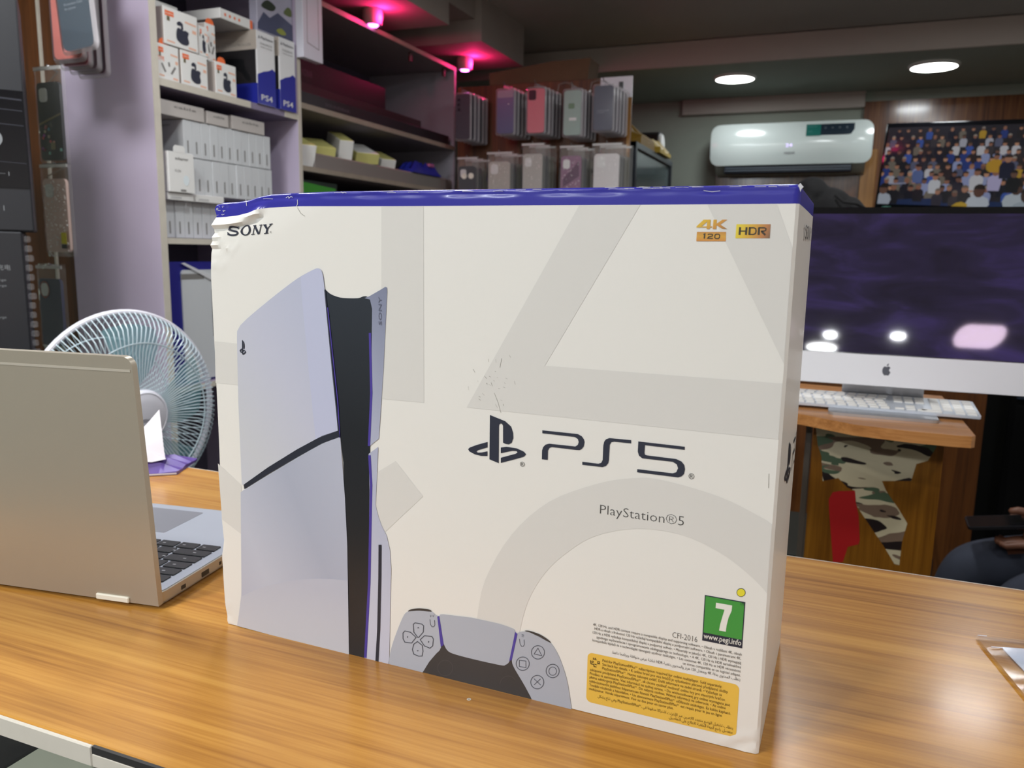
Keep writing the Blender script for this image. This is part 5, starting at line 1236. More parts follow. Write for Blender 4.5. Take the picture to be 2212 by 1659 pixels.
for k in range(3): phone_case(['rose', 'grey', 'mauve'][k] + ' edged phone case behind the coral one at far left', (p0[0] - .035 - .005 * k, p0[1] + .06 + .03 * k, p0[2] + .006 - .004 * k), MY0, .112, .265, [(168, 100, 110), (150, 140, 146), (126, 96, 110)][k], 'plain', group='phone cases behind the coral one')
p1 = lcase(108, 142); lpeg(p1)
t, cw, ch, cy, sh = bagged('black phone case with coloured flecks in a clear bag at far left', p1, MY0, .098, .238, (44, 46, 54), sd=31, sticker=False)
bm = NB(); extr(bm, [(-cw * .46, cy - .02 * ch), (cw * .46, cy + .10 * ch), (cw * .46, cy + .075 * ch), (-cw * .46, cy - .045 * ch)], .011, .0125, MY0); link('gold_strip', bm, mt('dull_gold', (132, 122, 100), .35, metal=.5), t)
bm = NB(); extr(bm, [(-cw * .02, cy - .36 * ch), (cw * .16, cy - .36 * ch), (cw * .16, cy - .27 * ch), (-cw * .02, cy - .27 * ch)], .011, .0125, MY0); link('gold_patch', bm, mt('dull_gold', (0, 0, 0)), t)
rn = random.Random(8)
FLK = [(218, 130, 150), (196, 110, 196), (110, 170, 190), (150, 210, 200), (220, 160, 150), (220, 100, 110), (200, 190, 170)]
for k in range(14):
    a, b = rn.uniform(-.4, .4) * cw, cy + rn.uniform(-.45, -.06) * ch
    bm = NB(); extr(bm, rrect(.006, .007, .0022, 3, a, b), .011, .0123, MY0); link('fleck', bm, mt('fleck_%d' % (k % 7), FLK[k % 7], .3), t)
p2 = lcase(122, 352); lpeg(p2)
t, cw, ch, cy, sh = bagged('sparkling rose grey phone case in a clear bag at far left', p2, MY0, .100, .232, (214, 186, 176), sd=33)
bm = NB()
for q in range(150):
    a, b = rn.uniform(-.46, .46) * cw, cy + rn.uniform(-.48, .48) * ch
    bmesh.ops.create_icosphere(bm, subdivisions=1, radius=rn.uniform(.0008, .0024), matrix=MY0 @ Matrix.Translation((a, b, .0115)))
tag(link('glitter', bm, mt('glitter', (0, 0, 0)), t), kind='stuff')
p3 = lcase(112, 570); lpeg(p3)
t, cw, ch, cy, sh = bagged('navy phone case with a red rimmed camera hole in a clear bag at far left', p3, MY0, .098, .222, (54, 58, 88), sd=35, sticker=False)
bm = NB(); P = arc(-cw * .22, cy + ch * .34, cw * .22, cw * .28, n=20); Q = arc(-cw * .22, cy + ch * .34, cw * .18, cw * .24, n=20); flat(bm, P, MY0, .0125, holes=[Q]); link('red_rim', bm, mt('red_rim', (150, 76, 66), .4), t, smooth=0)

# ------------------------------------------------------------------ glazed cabinet behind the board, with sacks on top
m_cabf = mt('cabinet_frame', (44, 50, 58), .35); m_cabg = mt('cabinet_glass', (110, 124, 124), .12, spec=.7, alpha=.75)
cb = thing('glass_cabinet', 'tall dark framed glass cabinet behind the peg board', 'cabinet', (-.70, 3.52, 0))
X0, X1, Y0, Y1, ZC = -.29, .285, -.42, .42, 1.805
bm = NB(); box(bm, X0, Y0, 0, X1, Y1, .9); box(bm, X0, Y0, .9, X1 - .02, Y1, ZC - .03); link('body', bm, mt('cabinet_body', (70, 76, 80), .5), cb)
for y in (Y0, Y1 - .03):
    bm = NB(); box(bm, X1 - .02, y, .9, X1 + .006, y + .03, ZC, .002); link('frame_post', bm, m_cabf, cb)
for z in (ZC - .028, .9):
    bm = NB(); box(bm, X1 - .02, Y0, z, X1 + .007, Y1, z + .028, .002); link('frame_rail', bm, m_cabf, cb)
bm = NB(); box(bm, X0, Y0, ZC - .03, X1 - .02, Y1, ZC); link('top', bm, m_cabf, cb)
bm = NB(); box(bm, X1 - .012, Y0 + .03, .928, X1 - .006, Y1 - .03, ZC - .028); link('glass_pane', bm, m_cabg, cb)
bm = NB(); box(bm, X1 - .0185, Y0 + .04, 1.2, X1 - .013, Y1 - .32, ZC - .10); link('inner_board', bm, mt('cabinet_inner', (34, 40, 52), .5), cb)
m_sack = mt('yellow_sack', (190, 160, 50), .45, bump=.3, bscale=40)
for k, (y, a, b, h, lb) in enumerate(((3.66, .46, .17, .085, 'bright yellow sack lying on the far half of the glass cabinet'), (3.34, .44, .20, .125, 'ochre sack heaped on the near half of the glass cabinet top'))):
    t = thing('yellow_sack', lb, 'sack', (-.66 if k else -.65, y, ZC + .0005))
    bm = NB(); crumple(bm, a + .06, b + .10, h, 9, 6 + k); link('sack', bm, m_sack if k == 0 else mt('ochre_sack', (150, 116, 40), .5, bump=.3, bscale=40), t, smooth=40)
    bm = NB(); box(bm, .10, -.05, h * .9, .16, .03, h * 1.15, .004); link('fold', bm, m_sack, t)
t = thing('dark_roll', 'dark rolled bundle lying behind the yellow sacks on the cabinet', 'roll', (-.66, 3.874, ZC + .0005))
bm = NB(); cyl(bm, (-.22, 0, .075), (.20, -.02, .075), .075, .07, 20); link('roll', bm, m_dark, t, smooth=40)
bm = NB(); cyl(bm, (.20, -.02, .075), (.212, -.02, .075), .06, .055, 16); link('white_core', bm, m_wbox, t)

# ------------------------------------------------------------------ air conditioner
ac = thing('air_conditioner', 'white split air conditioner on the back wall with a green and black sticker', 'air conditioner', (.145, 4.75, 1.79))
m_ac = mt('ac_white', (206, 216, 212), .16, spec=.5, coat=.4)
m_acd = mt('ac_dark', (36, 44, 56), .35); m_acb = mt('ac_body', (176, 184, 178), .35)
AW = .445
bm = NB(); prof = [(-.02, .005), (-.06, .0), (-.13, .012), (-.20, .055), (-.205, .26), (-.02, .275)]
extr(bm, prof, -AW + .03, AW - .03, F((0, 0, 0), (0, 1, 0), (0, 0, 1))); link('body', bm, m_acb, ac)
bm = NB()                                          # curved front panel with rounded corners
def acz(x, z): return -.214 - .022 * math.cos(PI * (z - .17) / .24) + .02 * (abs(x) / AW) ** 6
n1, n2 = 40, 12; g = []
out = rrect(2 * AW, .235, .05, 8, 0, .168)
for i in range(n1 + 1):
    row = []; x = -AW + 2 * AW * (0.5 - 0.5 * math.cos(PI * i / n1))
    ex = max(0, abs(x) - (AW - .05)); dz = .05 - math.sqrt(max(0, .05 ** 2 - ex ** 2))
    for j in range(n2 + 1):
        z = .0505 + dz + (.235 - 2 * dz) * j / n2; row.append(bm.verts.new((x, acz(x, z), z)))
    g.append(row)
for i in range(n1):
    for j in range(n2):
        try: bm.faces.new([g[i][j], g[i + 1][j], g[i + 1][j + 1], g[i][j + 1]])
        except ValueError: pass
per = [g[i][0] for i in range(n1 + 1)] + [g[n1][j] for j in range(1, n2 + 1)] + [g[i][n2] for i in range(n1 - 1, -1, -1)] + [g[0][j] for j in range(n2 - 1, 0, -1)]
bk = [bm.verts.new((v.co.x, -.17, v.co.z)) for v in per]
for k in range(len(per)):
    q = (k + 1) % len(per); bm.faces.new([per[k], bk[k], bk[q], per[q]])
bmesh.ops.remove_doubles(bm, verts=bm.verts[:], dist=.00005); bmesh.ops.recalc_face_normals(bm, faces=bm.faces[:]); link('front_panel', bm, m_ac, ac, smooth=50)
bm = NB(); box(bm, -AW + .085, -.202, .006, AW - .10, -.12, .050, .006); link('air_outlet', bm, m_acd, ac)
for z in (.018, .032):
    bm = NB(); box(bm, -AW + .09, -.208, z, AW - .105, -.196, z + .0035, .001); link('louvre', bm, mt('louvre_grey', (96, 108, 116), .3), ac)
def acp(x, z, e=.0012): return Vector((x, acz(x, z) - e, z))
def acdec(pts, mat, name, par, e=.0012):
    bm = NB(); vs = [bm.verts.new(acp(p[0], p[1], e)) for p in pts]
    for tr in tessellate_polygon([[Vector((p[0], p[1], 0)) for p in pts]]): bm.faces.new([vs[i] for i in tr])
    fixn(bm); return link(name, bm, mat, par, smooth=0)
def grid_dec(x0, x1, z0, z1, mat, name, par, cut=0.0, e=.0016):
    bm = NB(); n_ = 12; g = []
    for i in range(n_ + 1):
        x = x0 + (x1 - x0) * i / n_; zb = z0
        if cut and x > x1 - cut: zb = z0 + cut - math.sqrt(max(0, cut * cut - (x - x1 + cut) ** 2))
        g.append([bm.verts.new(acp(x, zb + (z1 - zb) * j / 8, e)) for j in range(9)])
    for i in range(n_):
        for j in range(8): bm.faces.new([g[i][j], g[i + 1][j], g[i + 1][j + 1], g[i][j + 1]])
    fixn(bm); return link(name, bm, mat, par, smooth=60)
s1 = grid_dec(.090, .168, .202, .268, mt('green_sticker', (26, 104, 94), .3), 'green_sticker', ac)
s2 = grid_dec(.160, .345, .205, .268, mt('black_sticker', (28, 42, 54), .3), 'black_sticker', ac, cut=.03, e=.0008)
bm = NB()
for k in range(4): text(bm, ['4D', 'A+', 'ECO', '5'][k], FM((.186 + .038 * k, acz(.25, .24) - .0032, .240)), width=.012, height=.010)
link('sticker_text', bm, mt('sticker_ink', (120, 134, 140), .4), s2, smooth=0)
bm = NB(); text(bm, 'INVERTER', FM((.096, acz(.12, .24) - .0032, .250)), width=.052, height=.008); text(bm, 'R410', FM((.102, acz(.12, .23) - .0032, .222)), width=.02, height=.009); link('sticker_text', bm, mt('sticker_teal', (78, 150, 140), .4), s1, smooth=0)
bm = NB(); text(bm, 'HISENSE', FM((-.022, acz(0, .115) - .0024, .108)), width=.058, height=.010, offset=.02); link('lettering', bm, mt('ac_ink', (118, 124, 128), .4), ac, smooth=0)
bm = NB(); text(bm, '24', FM((-.016, acz(0, .155) - .003, .146)), width=.036, height=.018); tag(link('display_digits', bm, mt('ac_digits', (210, 196, 240), .4, em=(206, 186, 246), st=1.3), ac, smooth=0), 'pale violet lit temperature digits')
t = thing('dark_strip', 'dark curled strip lying on top of the air conditioner', 'strip', (.145, 4.62, 2.0645))
bm = NB(); crumple(bm, .16, .05, .016, 5, 3); link('strip', bm, m_acd, t); bm = NB(); box(bm, -.01, -.027, .004, .01, -.024, .012); link('tag', bm, m_wbox, t)

# ------------------------------------------------------------------ television
TVA = Vector((.617, 4.30, 0)); tvd = Vector((.921, -.390, 0)); tvr = math.atan2(tvd.y, tvd.x)
tv = thing('television', 'black flat television on the back wall showing a football crowd', 'television', (TVA.x + tvd.x * .38, TVA.y + tvd.y * .38, 1.565), rot=(0, R(3.6), tvr))
TW, TH = .76, .435
bm = NB(); box(bm, -TW / 2, 0, -.01, TW / 2, .035, TH - .01, .006); link('housing', bm, m_gloss, tv)
bm = NB(); box(bm, -.12, .035, .12, .12, .10, .30, .004); link('wall_mount', bm, m_blackp, tv)
bm = NB(); tube(bm, [(0, .10, .21), (.08, .25, .21), (.02, .50, .21)], .018, 8); link('mount_arm', bm, m_blackp, tv)
def vcol_mat(name, st):
    a = bpy.data.materials.new(name); a.use_nodes = True; n = a.node_tree.nodes; L = a.node_tree.links; b = n['Principled BSDF']
    at = n.new('ShaderNodeVertexColor'); at.layer_name = 'picture'
    L.new(at.outputs['Color'], b.inputs['Emission Color']); b.inputs['Emission Strength'].default_value = st
    b.inputs['Base Color'].default_value = (.01, .01, .012, 1); b.inputs['Roughness'].default_value = .08
    return a
SW, SH = TW - .03, TH - .045
bm = NB(); cl = bm.loops.layers.color.new('picture')
def pf(pts, rgb, z):
    vs = [bm.verts.new((-SW / 2 + max(0, min(1, x)) * SW, -.0008 - z * 1e-5, .012 + max(0, min(1, y)) * SH)) for x, y in pts]
    try: f = bm.faces.new(vs)
    except ValueError: return
    c = [v / 255 for v in rgb]
    for l in f.loops: l[cl] = (*c, 1)
ASP = SW / SH
pf([(0, 0), (1, 0), (1, 1), (0, 1)], (44, 42, 48), 0)
pal = [(34, 34, 42), (28, 30, 44), (40, 38, 40), (60, 56, 60), (200, 200, 206), (176, 178, 190), (44, 64, 130), (60, 90, 170), (30, 30, 34), (24, 26, 36), (188, 150, 50), (120, 112, 100), (92, 96, 120), (50, 40, 40), (150, 160, 200), (26, 28, 40)]
skin = [(176, 126, 100), (150, 104, 84), (196, 146, 116), (120, 84, 70)]
rn = random.Random(21); zz = 1
def fig(x, y, s, body, sk, hair=(40, 32, 28)):
    global zz
    zz += 1; pf([(x + s * a, y + s * ASP * b) for a, b in [(-.5, -1.2), (.5, -1.2), (.62, -.2), (.5, .12), (.2, .25), (-.2, .25), (-.5, .12), (-.62, -.2)]], body, zz)
    zz += 1; pf([(x + s * .30 * math.cos(k * PI / 5), y + s * ASP * (.52 + .36 * math.sin(k * PI / 5))) for k in range(10)], sk, zz)
    zz += 1; pf([(x + s * .31 * math.cos(k * PI / 5), y + s * ASP * (.62 + .29 * math.sin(k * PI / 5))) for k in range(6)], hair, zz)
for r_ in range(9):
    y = .98 - .095 * r_; s = .036 + .003 * r_
    for k in range(15):
        x = (k + .5 * (r_ % 2)) / 14.5 + rn.uniform(-.014, .014)
        if r_ > 6 and rn.random() < .25: continue
        fig(x, y - .06, s, rn.choice(pal), rn.choice(skin), rn.choice([(40, 32, 28), (30, 26, 26), (70, 56, 44), (160, 150, 140), (50, 40, 34), (150, 108, 86)]))
for x, y, s, b in ((.37, .30, .065, (206, 208, 214)), (.52, .28, .06, (36, 34, 48)), (.63, .36, .07, (206, 206, 212)), (.74, .36, .07, (184, 178, 214)), (.73, .56, .06, (196, 150, 48)), (.80, .52, .075, (30, 32, 54)), (.25, .42, .06, (90, 110, 160))): fig(x, y, s, b, rn.choice(skin))
zz += 1; pf([(.0, .0), (1, 0), (1, .06), (.35, .09), (0, .05)], (34, 52, 92), zz)
for x, y, s in ((.27, .18, .06), (.40, .12, .06), (.47, .17, .06), (.51, .10, .06), (.57, .15, .07), (.10, .16, .07)): fig(x, y, s, rn.choice([(34, 34, 38), (44, 42, 44), (54, 50, 56)]), rn.choice(skin), (120, 104, 92))
fig(.66, .08, .12, (196, 204, 214), (96, 66, 54)); fig(.03, .10, .10, (176, 184, 196), (110, 80, 66)); fig(.88, .12, .12, (186, 196, 204), (84, 60, 50)); fig(.95, .02, .14, (166, 178, 188), (70, 52, 46)); fig(.85, .34, .07, (22, 22, 26), (110, 80, 66))
zz += 1; pf([(.50, .0), (.60, .0), (.60, .035), (.56, .06), (.53, .045)], (196, 160, 40), zz)
zz += 1; pf([(.93, .3), (.955, .3), (.965, .70), (1, .70), (1, .74), (.945, .74)], (150, 176, 182), zz)
zz += 1; pf([(.955, .2), (1, .2), (1, .40), (.955, .40)], (60, 90, 140), zz)
zz += 1; pf([(.06, .26), (.18, .27), (.18, .285), (.06, .275)], (160, 164, 190), zz)
fixn(bm); scr = link('screen', bm, vcol_mat('tv_picture', .42), tv, smooth=0)
bm = NB(); text(bm, '30', FM((SW / 2 - .052, -.008, SH - .045)), width=.034, height=.02, offset=.02); link('screen_numerals', bm, mt('screen_white', (210, 210, 214), .4, em=(214, 214, 220), st=.6), scr, smooth=0)
bm = NB(); lathe(bm, [(0, .0004), (.0055, .0004)], 16, FM((-.012, -.0004, -.002))); text(bm, 'LG', FM((-.004, -.0008, -.0055)), width=.012, height=.007); link('maker_mark', bm, mt('tv_mark', (150, 150, 154), .4), tv, smooth=0)
bm = NB(); box(bm, .235, -.0012, -.006, .241, -.0002, -.001); link('standby_light', bm, mt('blue_led', (30, 30, 255), .4, em=(20, 20, 255), st=4), tv)

# ------------------------------------------------------------------ desk stand with camouflage panel
TZ = 1.0224
m_deskw = wood('desk_laminate', (150, 96, 50), (184, 126, 72), (206, 150, 94), axis=0, scale=1.0, rough=.3, coat=.2)
m_deskp = wood('desk_panel', (98, 58, 10), (126, 80, 18), (146, 98, 28), axis=2, scale=1.0, rough=.35)
dk = thing('display_desk', 'curved top wooden display desk with camouflage and red stickers on its front', 'desk', (.42, 1.25, 0))
D_ = dk.location
top = [(-.02, 1.16), (.25, 1.115), (.417, 1.063), (.503, 1.010), (.59, .9935), (.66, .992), (.684, .9955), (.6905, 1.003), (.6890, 1.119), (.685, 1.42), (-.02, 1.50)]
bm = NB(); extr(bm, [(x - D_.x, y - D_.y) for x, y in top], TZ - .020, TZ); bmesh.ops.recalc_face_normals(bm, faces=bm.faces[:]); link('tabletop', bm, m_deskw, dk)
PY = 1.135
def pan(px, py, e=0.0):
    p = hit(px, py, 1, PY); return (p.x - D_.x, p.z)
xl = pan(1752, 1000)[0]; xr = pan(2036, 1000)[0]
bm = NB(); box(bm, xl, PY - D_.y, 0, xr, PY - D_.y + .018, TZ - .02); link('front_panel', bm, m_deskp, dk)
bm = NB(); box(bm, xl - .014, PY - D_.y - .004, 0, xl - .002, PY - D_.y + .02, TZ - .02, .002); link('left_post', bm, mt('grey_post', (78, 70, 62), .5), dk)
for x in (xl, xr - .018):
    bm = NB(); box(bm, x, PY - D_.y + .018, 0, x + .018, .13, TZ - .02); link('side_panel', bm, m_deskp, dk)
def camo():
    a = bpy.data.materials.new('camouflage_vinyl'); a.use_nodes = True; n = a.node_tree.nodes; L = a.node_tree.links; b = n['Principled BSDF']; b.inputs['Roughness'].default_value = .4
    tc = n.new('ShaderNodeTexCoord')
    mp = n.new('ShaderNodeMapping'); mp.inputs['Rotation'].default_value = (0, R(25), 0); mp.inputs['Scale'].default_value = (11, 11, 30); L.new(tc.outputs['Object'], mp.inputs['Vector'])
    prev = None
    for k, (c, lo, off) in enumerate((((120, 100, 84), .53, 0), ((78, 96, 74), .60, 7.3), ((34, 24, 24), .585, 15.1))):
        ad = n.new('ShaderNodeVectorMath'); ad.operation = 'ADD'; ad.inputs[1].default_value = (off, off * 1.3, off * .7); L.new(mp.outputs[0], ad.inputs[0])
        nz = n.new('ShaderNodeTexNoise'); nz.inputs['Scale'].default_value = 1.1; nz.inputs['Detail'].default_value = 1.5; nz.inputs['Distortion'].default_value = .6; L.new(ad.outputs[0], nz.inputs['Vector'])
        th = n.new('ShaderNodeMath'); th.operation = 'GREATER_THAN'; th.inputs[1].default_value = lo; L.new(nz.outputs['Fac'], th.inputs[0])
        mx = n.new('ShaderNodeMix'); mx.data_type = 'RGBA'; L.new(th.outputs[0], mx.inputs[0]); mx.inputs[7].default_value = lin(c)
        if prev is None: mx.inputs[6].default_value = lin((196, 186, 156))
        else: L.new(prev, mx.inputs[6])
        prev = mx.outputs[2]
    L.new(prev, b.inputs['Base Color']); return a
def pdec(pts, mat, name):
    q = [pan(1700 + x / 4.148, 860 + y / 4.148) for x, y in pts]
    bm = NB(); flat(bm, q, F((0, PY - D_.y - .0004, 0), (1, 0, 0), (0, 0, 1))); fixn(bm); return link(name, bm, mat, dk, smooth=0)
pdec([(255, 230), (1340, 300), (1340, 440), (1262, 560), (1160, 590), (1112, 742), (850, 742), (888, 830), (1000, 992), (1078, 1122), (1032, 1280), (1006, 1495), (962, 1485), (870, 1330), (700, 1080), (622, 962), (610, 830), (540, 800), (460, 715), (320, 742), (308, 520), (275, 420)], camo(), 'camouflage_sticker')
pdec([(410, 842), (470, 832), (610, 830), (616, 930), (642, 1050), (652, 1270), (640, 1310), (545, 1332), (500, 1470), (412, 1470), (376, 1000), (374, 905)], mt('red_vinyl', (170, 28, 30), .4), 'red_sticker')
# all-in-one computer
im = thing('desktop_computer', 'silver all-in-one computer with a dark purple screen on the display desk', 'computer', (.5575, 1.20, TZ + .0002))
TI = R(12)
IM = Matrix.Translation((0, -.018, .046)) @ Matrix.Rotation(-TI, 4, 'X') @ FM((0, 0, 0))
IW, IH, CH = .512, .338, .060
bm = NB(); o_ = rrect(IW, IH + .012, .014, 5, 0, IH / 2 + .006); extr(bm, o_, -.012, 0, IM); q = [bm.verts.new(IM @ Vector((p[0] * .86, (p[1] - IH / 2) * .8 + IH / 2, -.036))) for p in o_]
back = link('body', bm, m_alu, im)
bm = NB(); extr(bm, [(-IW / 2 + .0005, CH), (IW / 2 - .0005, CH)] + [p for p in o_ if p[1] > CH], .0, .0012, IM); link('bezel', bm, m_gloss, im)
def screen_mat():
    a = bpy.data.materials.new('purple_screen'); a.use_nodes = True; n = a.node_tree.nodes; L = a.node_tree.links; b = n['Principled BSDF']
    b.inputs['Base Color'].default_value = (.012, .010, .018, 1); b.inputs['Roughness'].default_value = .035; b.inputs['Specular IOR Level'].default_value = .55
    tc = n.new('ShaderNodeTexCoord'); mp = n.new('ShaderNodeMapping'); mp.inputs['Scale'].default_value = (4, 4, 14); L.new(tc.outputs['Object'], mp.inputs['Vector'])
    nz = n.new('ShaderNodeTexNoise'); nz.inputs['Scale'].default_value = 1.6; nz.inputs['Detail'].default_value = 4; nz.inputs['Distortion'].default_value = .8; L.new(mp.outputs[0], nz.inputs['Vector'])
    cr = n.new('ShaderNodeValToRGB'); e = cr.color_ramp.elements
    e[0].position = .3; e[0].color = lin((20, 16, 31)); e[1].position = .75; e[1].color = lin((58, 45, 98)); k = e.new(.5); k.color = lin((33, 27, 52))
    L.new(nz.outputs['Fac'], cr.inputs['Fac']); L.new(cr.outputs['Color'], b.inputs['Emission Color']); b.inputs['Emission Strength'].default_value = .8
    return a
bm = NB(); extr(bm, [(-IW / 2 + .010, CH + .002), (IW / 2 - .010, CH + .002), (IW / 2 - .010, IH - .001), (-IW / 2 + .010, IH - .001)], .0012, .0016, IM); link('screen', bm, screen_mat(), im)
bm = NB(); chp = [p for p in o_ if p[1] < CH]; chp = sorted(chp, key=lambda p: math.atan2(p[1] - CH, p[0])); extr(bm, [(-IW / 2, CH)] + chp + [(IW / 2, CH)], .0, .0014, IM); bmesh.ops.recalc_face_normals(bm, faces=bm.faces[:]); link('chin', bm, mt('chin_silver', (214, 214, 218), .35, metal=.25), im)
AP = smooth([(0, .62), (.18, .72), (.42, .66), (.54, .50), (.40, .30), (.40, .02), (.58, -.14), (.44, -.50), (.24, -.70), (.02, -.62), (-.20, -.70), (-.44, -.46), (-.58, -.05), (-.52, .40), (-.34, .66), (-.14, .70)], 3, True)
bm = NB(); flat(bm, [(.0 + x * .0125, .030 + y * .0125) for x, y in AP], IM, .0017); lg = link('fruit_logo', bm, mt('logo_grey', (62, 64, 76), .3), im, smooth=0)
bm = NB(); flat(bm, [(.0 + x * .0125, .030 + y * .0125) for x, y in smooth([(.02, .78), (.04, 1.0), (.26, 1.18), (.26, .98), (.16, .82)], 3, True)], IM, .0017); link('logo_leaf', bm, MATS['logo_grey'], lg, smooth=0)
bm = NB(); extr(bm, rrect(.186, .172, .012, 4, -.005, -.030), 0, .005); link('foot', bm, m_alu, im)
bm = NB(); pts = [(-.075, .055, .005), (.075, .055, .005), (.075, .040, .20), (-.075, .040, .20)]
vs = [bm.verts.new(p) for p in pts] + [bm.verts.new((p[0], p[1] + .006, p[2])) for p in pts]
for f in ((0, 1, 2, 3), (7, 6, 5, 4), (0, 4, 5, 1), (1, 5, 6, 2), (2, 6, 7, 3), (3, 7, 4, 0)): bm.faces.new([vs[i] for i in f])
link('neck', bm, m_alu, im)
bm = NB(); tube(bm, smooth([(-.12, .03, .02), (-.06, .0, .012), (.0, .02, .03), (.03, .0, .012), (.07, .03, .04), (.03, .045, .06), (-.02, .05, .04)], 4) if False else [(-.12, .10, .003), (-.06, .085, .003), (-.01, .095, .006), (.03, .085, .008), (.065, .092, .020), (.075, .090, .05), (.05, .080, .08)], .0022, 6); link('cable', bm, mt('cable_white', (214, 210, 206), .4), im)
# keyboard
kb = thing('keyboard', 'slim white and silver keyboard in front of the all-in-one computer', 'keyboard', (.5024, 1.134, TZ + .0056), rot=(R(4.6), 0, 0))
bm = NB(); extr(bm, rrect(.43, .116, .005, 4, 0, .058), 0, .0045); link('base', bm, mt('keyboard_alu', (206, 212, 222), .35, metal=.2), kb)
m_kw = mt('white_key', (232, 230, 226), .45)
kd = {}
def kkey(x, y, w, h):
    k = (round(w, 4), round(h, 4))
    if k not in kd:
        bm = NB(); box(bm, -w / 2, -h / 2, 0, w / 2, h / 2, .0022, .0006, seg=1); o = link('key', bm, m_kw, kb); kd[k] = o.data
    else:
        o = bpy.data.objects.new('key', kd[k]); COL.objects.link(o); o.parent = kb
    o.location = (x, y, .0045)
P_ = .0190; G = .0036
for r_ in range(6):
    y = .0125 + P_ * .985 * r_; h = P_ - G if r_ < 5 else .0095
    for c in range(4):
        if r_ == 0 and c == 1: continue
        kkey(.215 - .004 - P_ * (3.5 - c) + (-P_ / 2 if r_ == 0 and c == 0 else 0), y - (0 if r_ < 5 else .003), (P_ - G) * (1 if not (r_ == 0 and c == 0) else 2.2), h)
    for c in range(3):
        if r_ == 1 and c != 1 or r_ == 2: continue
        kkey(.215 - .004 - P_ * 4 - .006 - P_ * (2.5 - c), y - (0 if r_ < 5 else .003), P_ - G, h if r_ else .0085)
    for c in range(14):
        x = .215 - .004 - P_ * 7 - .012 - P_ * (c + .5)
        if x > -.16: kkey(x - (0, .003, .006, .009, .003, 0)[r_], y - (0 if r_ < 5 else .003), P_ - G, h)
# things behind the desk
m_part = wood('partition_wood', (66, 36, 12), (92, 52, 18), (112, 68, 26), axis=2, scale=1.0, rough=.4)
pt = thing('partition', 'brown wooden partition panel behind the display desk', 'partition', (.35, 2.46, 0))
bm = NB(); box(bm, -.9, 0, 0, .592, .02, 1.42); link('panel', bm, m_part, pt)
bm = NB(); box(bm, -.9, -.006, 0.0, .592, 0, .08); link('skirting', bm, m_dark, pt)
t = thing('low_cabinet', 'dark cabinet behind the partition with a black bundle on top', 'cabinet', (.40, 2.72, 0))
bm = NB(); box(bm, -.42, -.22, .06, .42, .22, 1.455, .004); link('body', bm, m_dark, t)
bm = NB(); box(bm, -.40, -.228, .1, -.01, -.22, 1.43, .002); link('door', bm, m_part, t)
bm = NB(); box(bm, .01, -.228, .1, .40, -.22, 1.43, .002); link('door', bm, m_part, t)
bm = NB(); box(bm, -.40, -.2, 0, .40, .2, .06); link('plinth', bm, m_dark, t)
t = thing('black_bundle', 'black soft cloth bag heaped on the cabinet left of the television', 'bag', (.38, 2.70, 1.4553))
bm = NB(); 
for (cx_, cy_, cz_, r_) in ((-.030, 0, .085, .062), (-.045, 0, .045, .070), (.03, .01, .03, .080), (.10, .01, .015, .06), (-.0, 0, .07, .05)):
    bmesh.ops.create_icosphere(bm, subdivisions=3, radius=r_, matrix=Matrix.Translation((cx_, cy_, cz_)))
for v in bm.verts: v.co.z = max(.0, v.co.z); v.co += Vector((math.sin(v.co.z * 90) * .004, math.cos(v.co.x * 80) * .004, 0))
o = link('cloth', bm, mt('black_cloth', (14, 14, 16), .9, bump=.4, bscale=120), t, smooth=0)
md = o.modifiers.new('remesh', 'REMESH'); md.mode = 'VOXEL'; md.voxel_size = .008; md.use_smooth_shade = True
bm = NB(); tube(bm, [(.05, -.075, .075), (.08, -.085, .05), (.12, -.08, .045), (.155, -.04, .03)], .005, 8); link('strap', bm, MATS['black_cloth'], t)
t = thing('bottle', 'small green capped bottle beside the black bundle', 'bottle', (.602, 2.70, 1.4555))
bm = NB(); lathe(bm, [(0, 0), (.018, 0), (.019, .004), (.019, .02), (.012, .027), (.012, .03)], 20); link('bottle', bm, mt('bottle_dark', (40, 60, 54), .2), t)
bm = NB(); lathe(bm, [(.015, .028), (.015, .040), (0, .041)], 20); link('cap', bm, mt('green_cap', (46, 92, 80), .4), t)
t = thing('power_cable', 'thin black cable hanging down beside the display desk', 'cable', (.80, 2.44, 0))
bm = NB(); tube(bm, [(0 - .07, 0.01, 1.0), (-.05, .0, .80), (-.035, -.005, .62), (.0, -.01, .45), (.03, -.012, .30), (.03, -.012, .012), (.10, -.06, .006)], .004, 6); link('cord', bm, m_blackp, t)
bm = NB(); box(bm, .09, -.075, .001, .13, -.05, .02, .003); link('plug', bm, m_blackp, t)
t, M, w, h = pack('green_crate', 'dark crate with green trim on the floor left of the display desk', 1.75, 2.15, 0.002, .50, .20, mt('crate_dark', (36, 40, 36), .5), x1=.44, cat='crate')
bm = NB(); box(bm, -.10, -.204, .26, .10, -.2005, .44, .002); link('green_panel', bm, mt('crate_green', (36, 92, 40), .5), t)

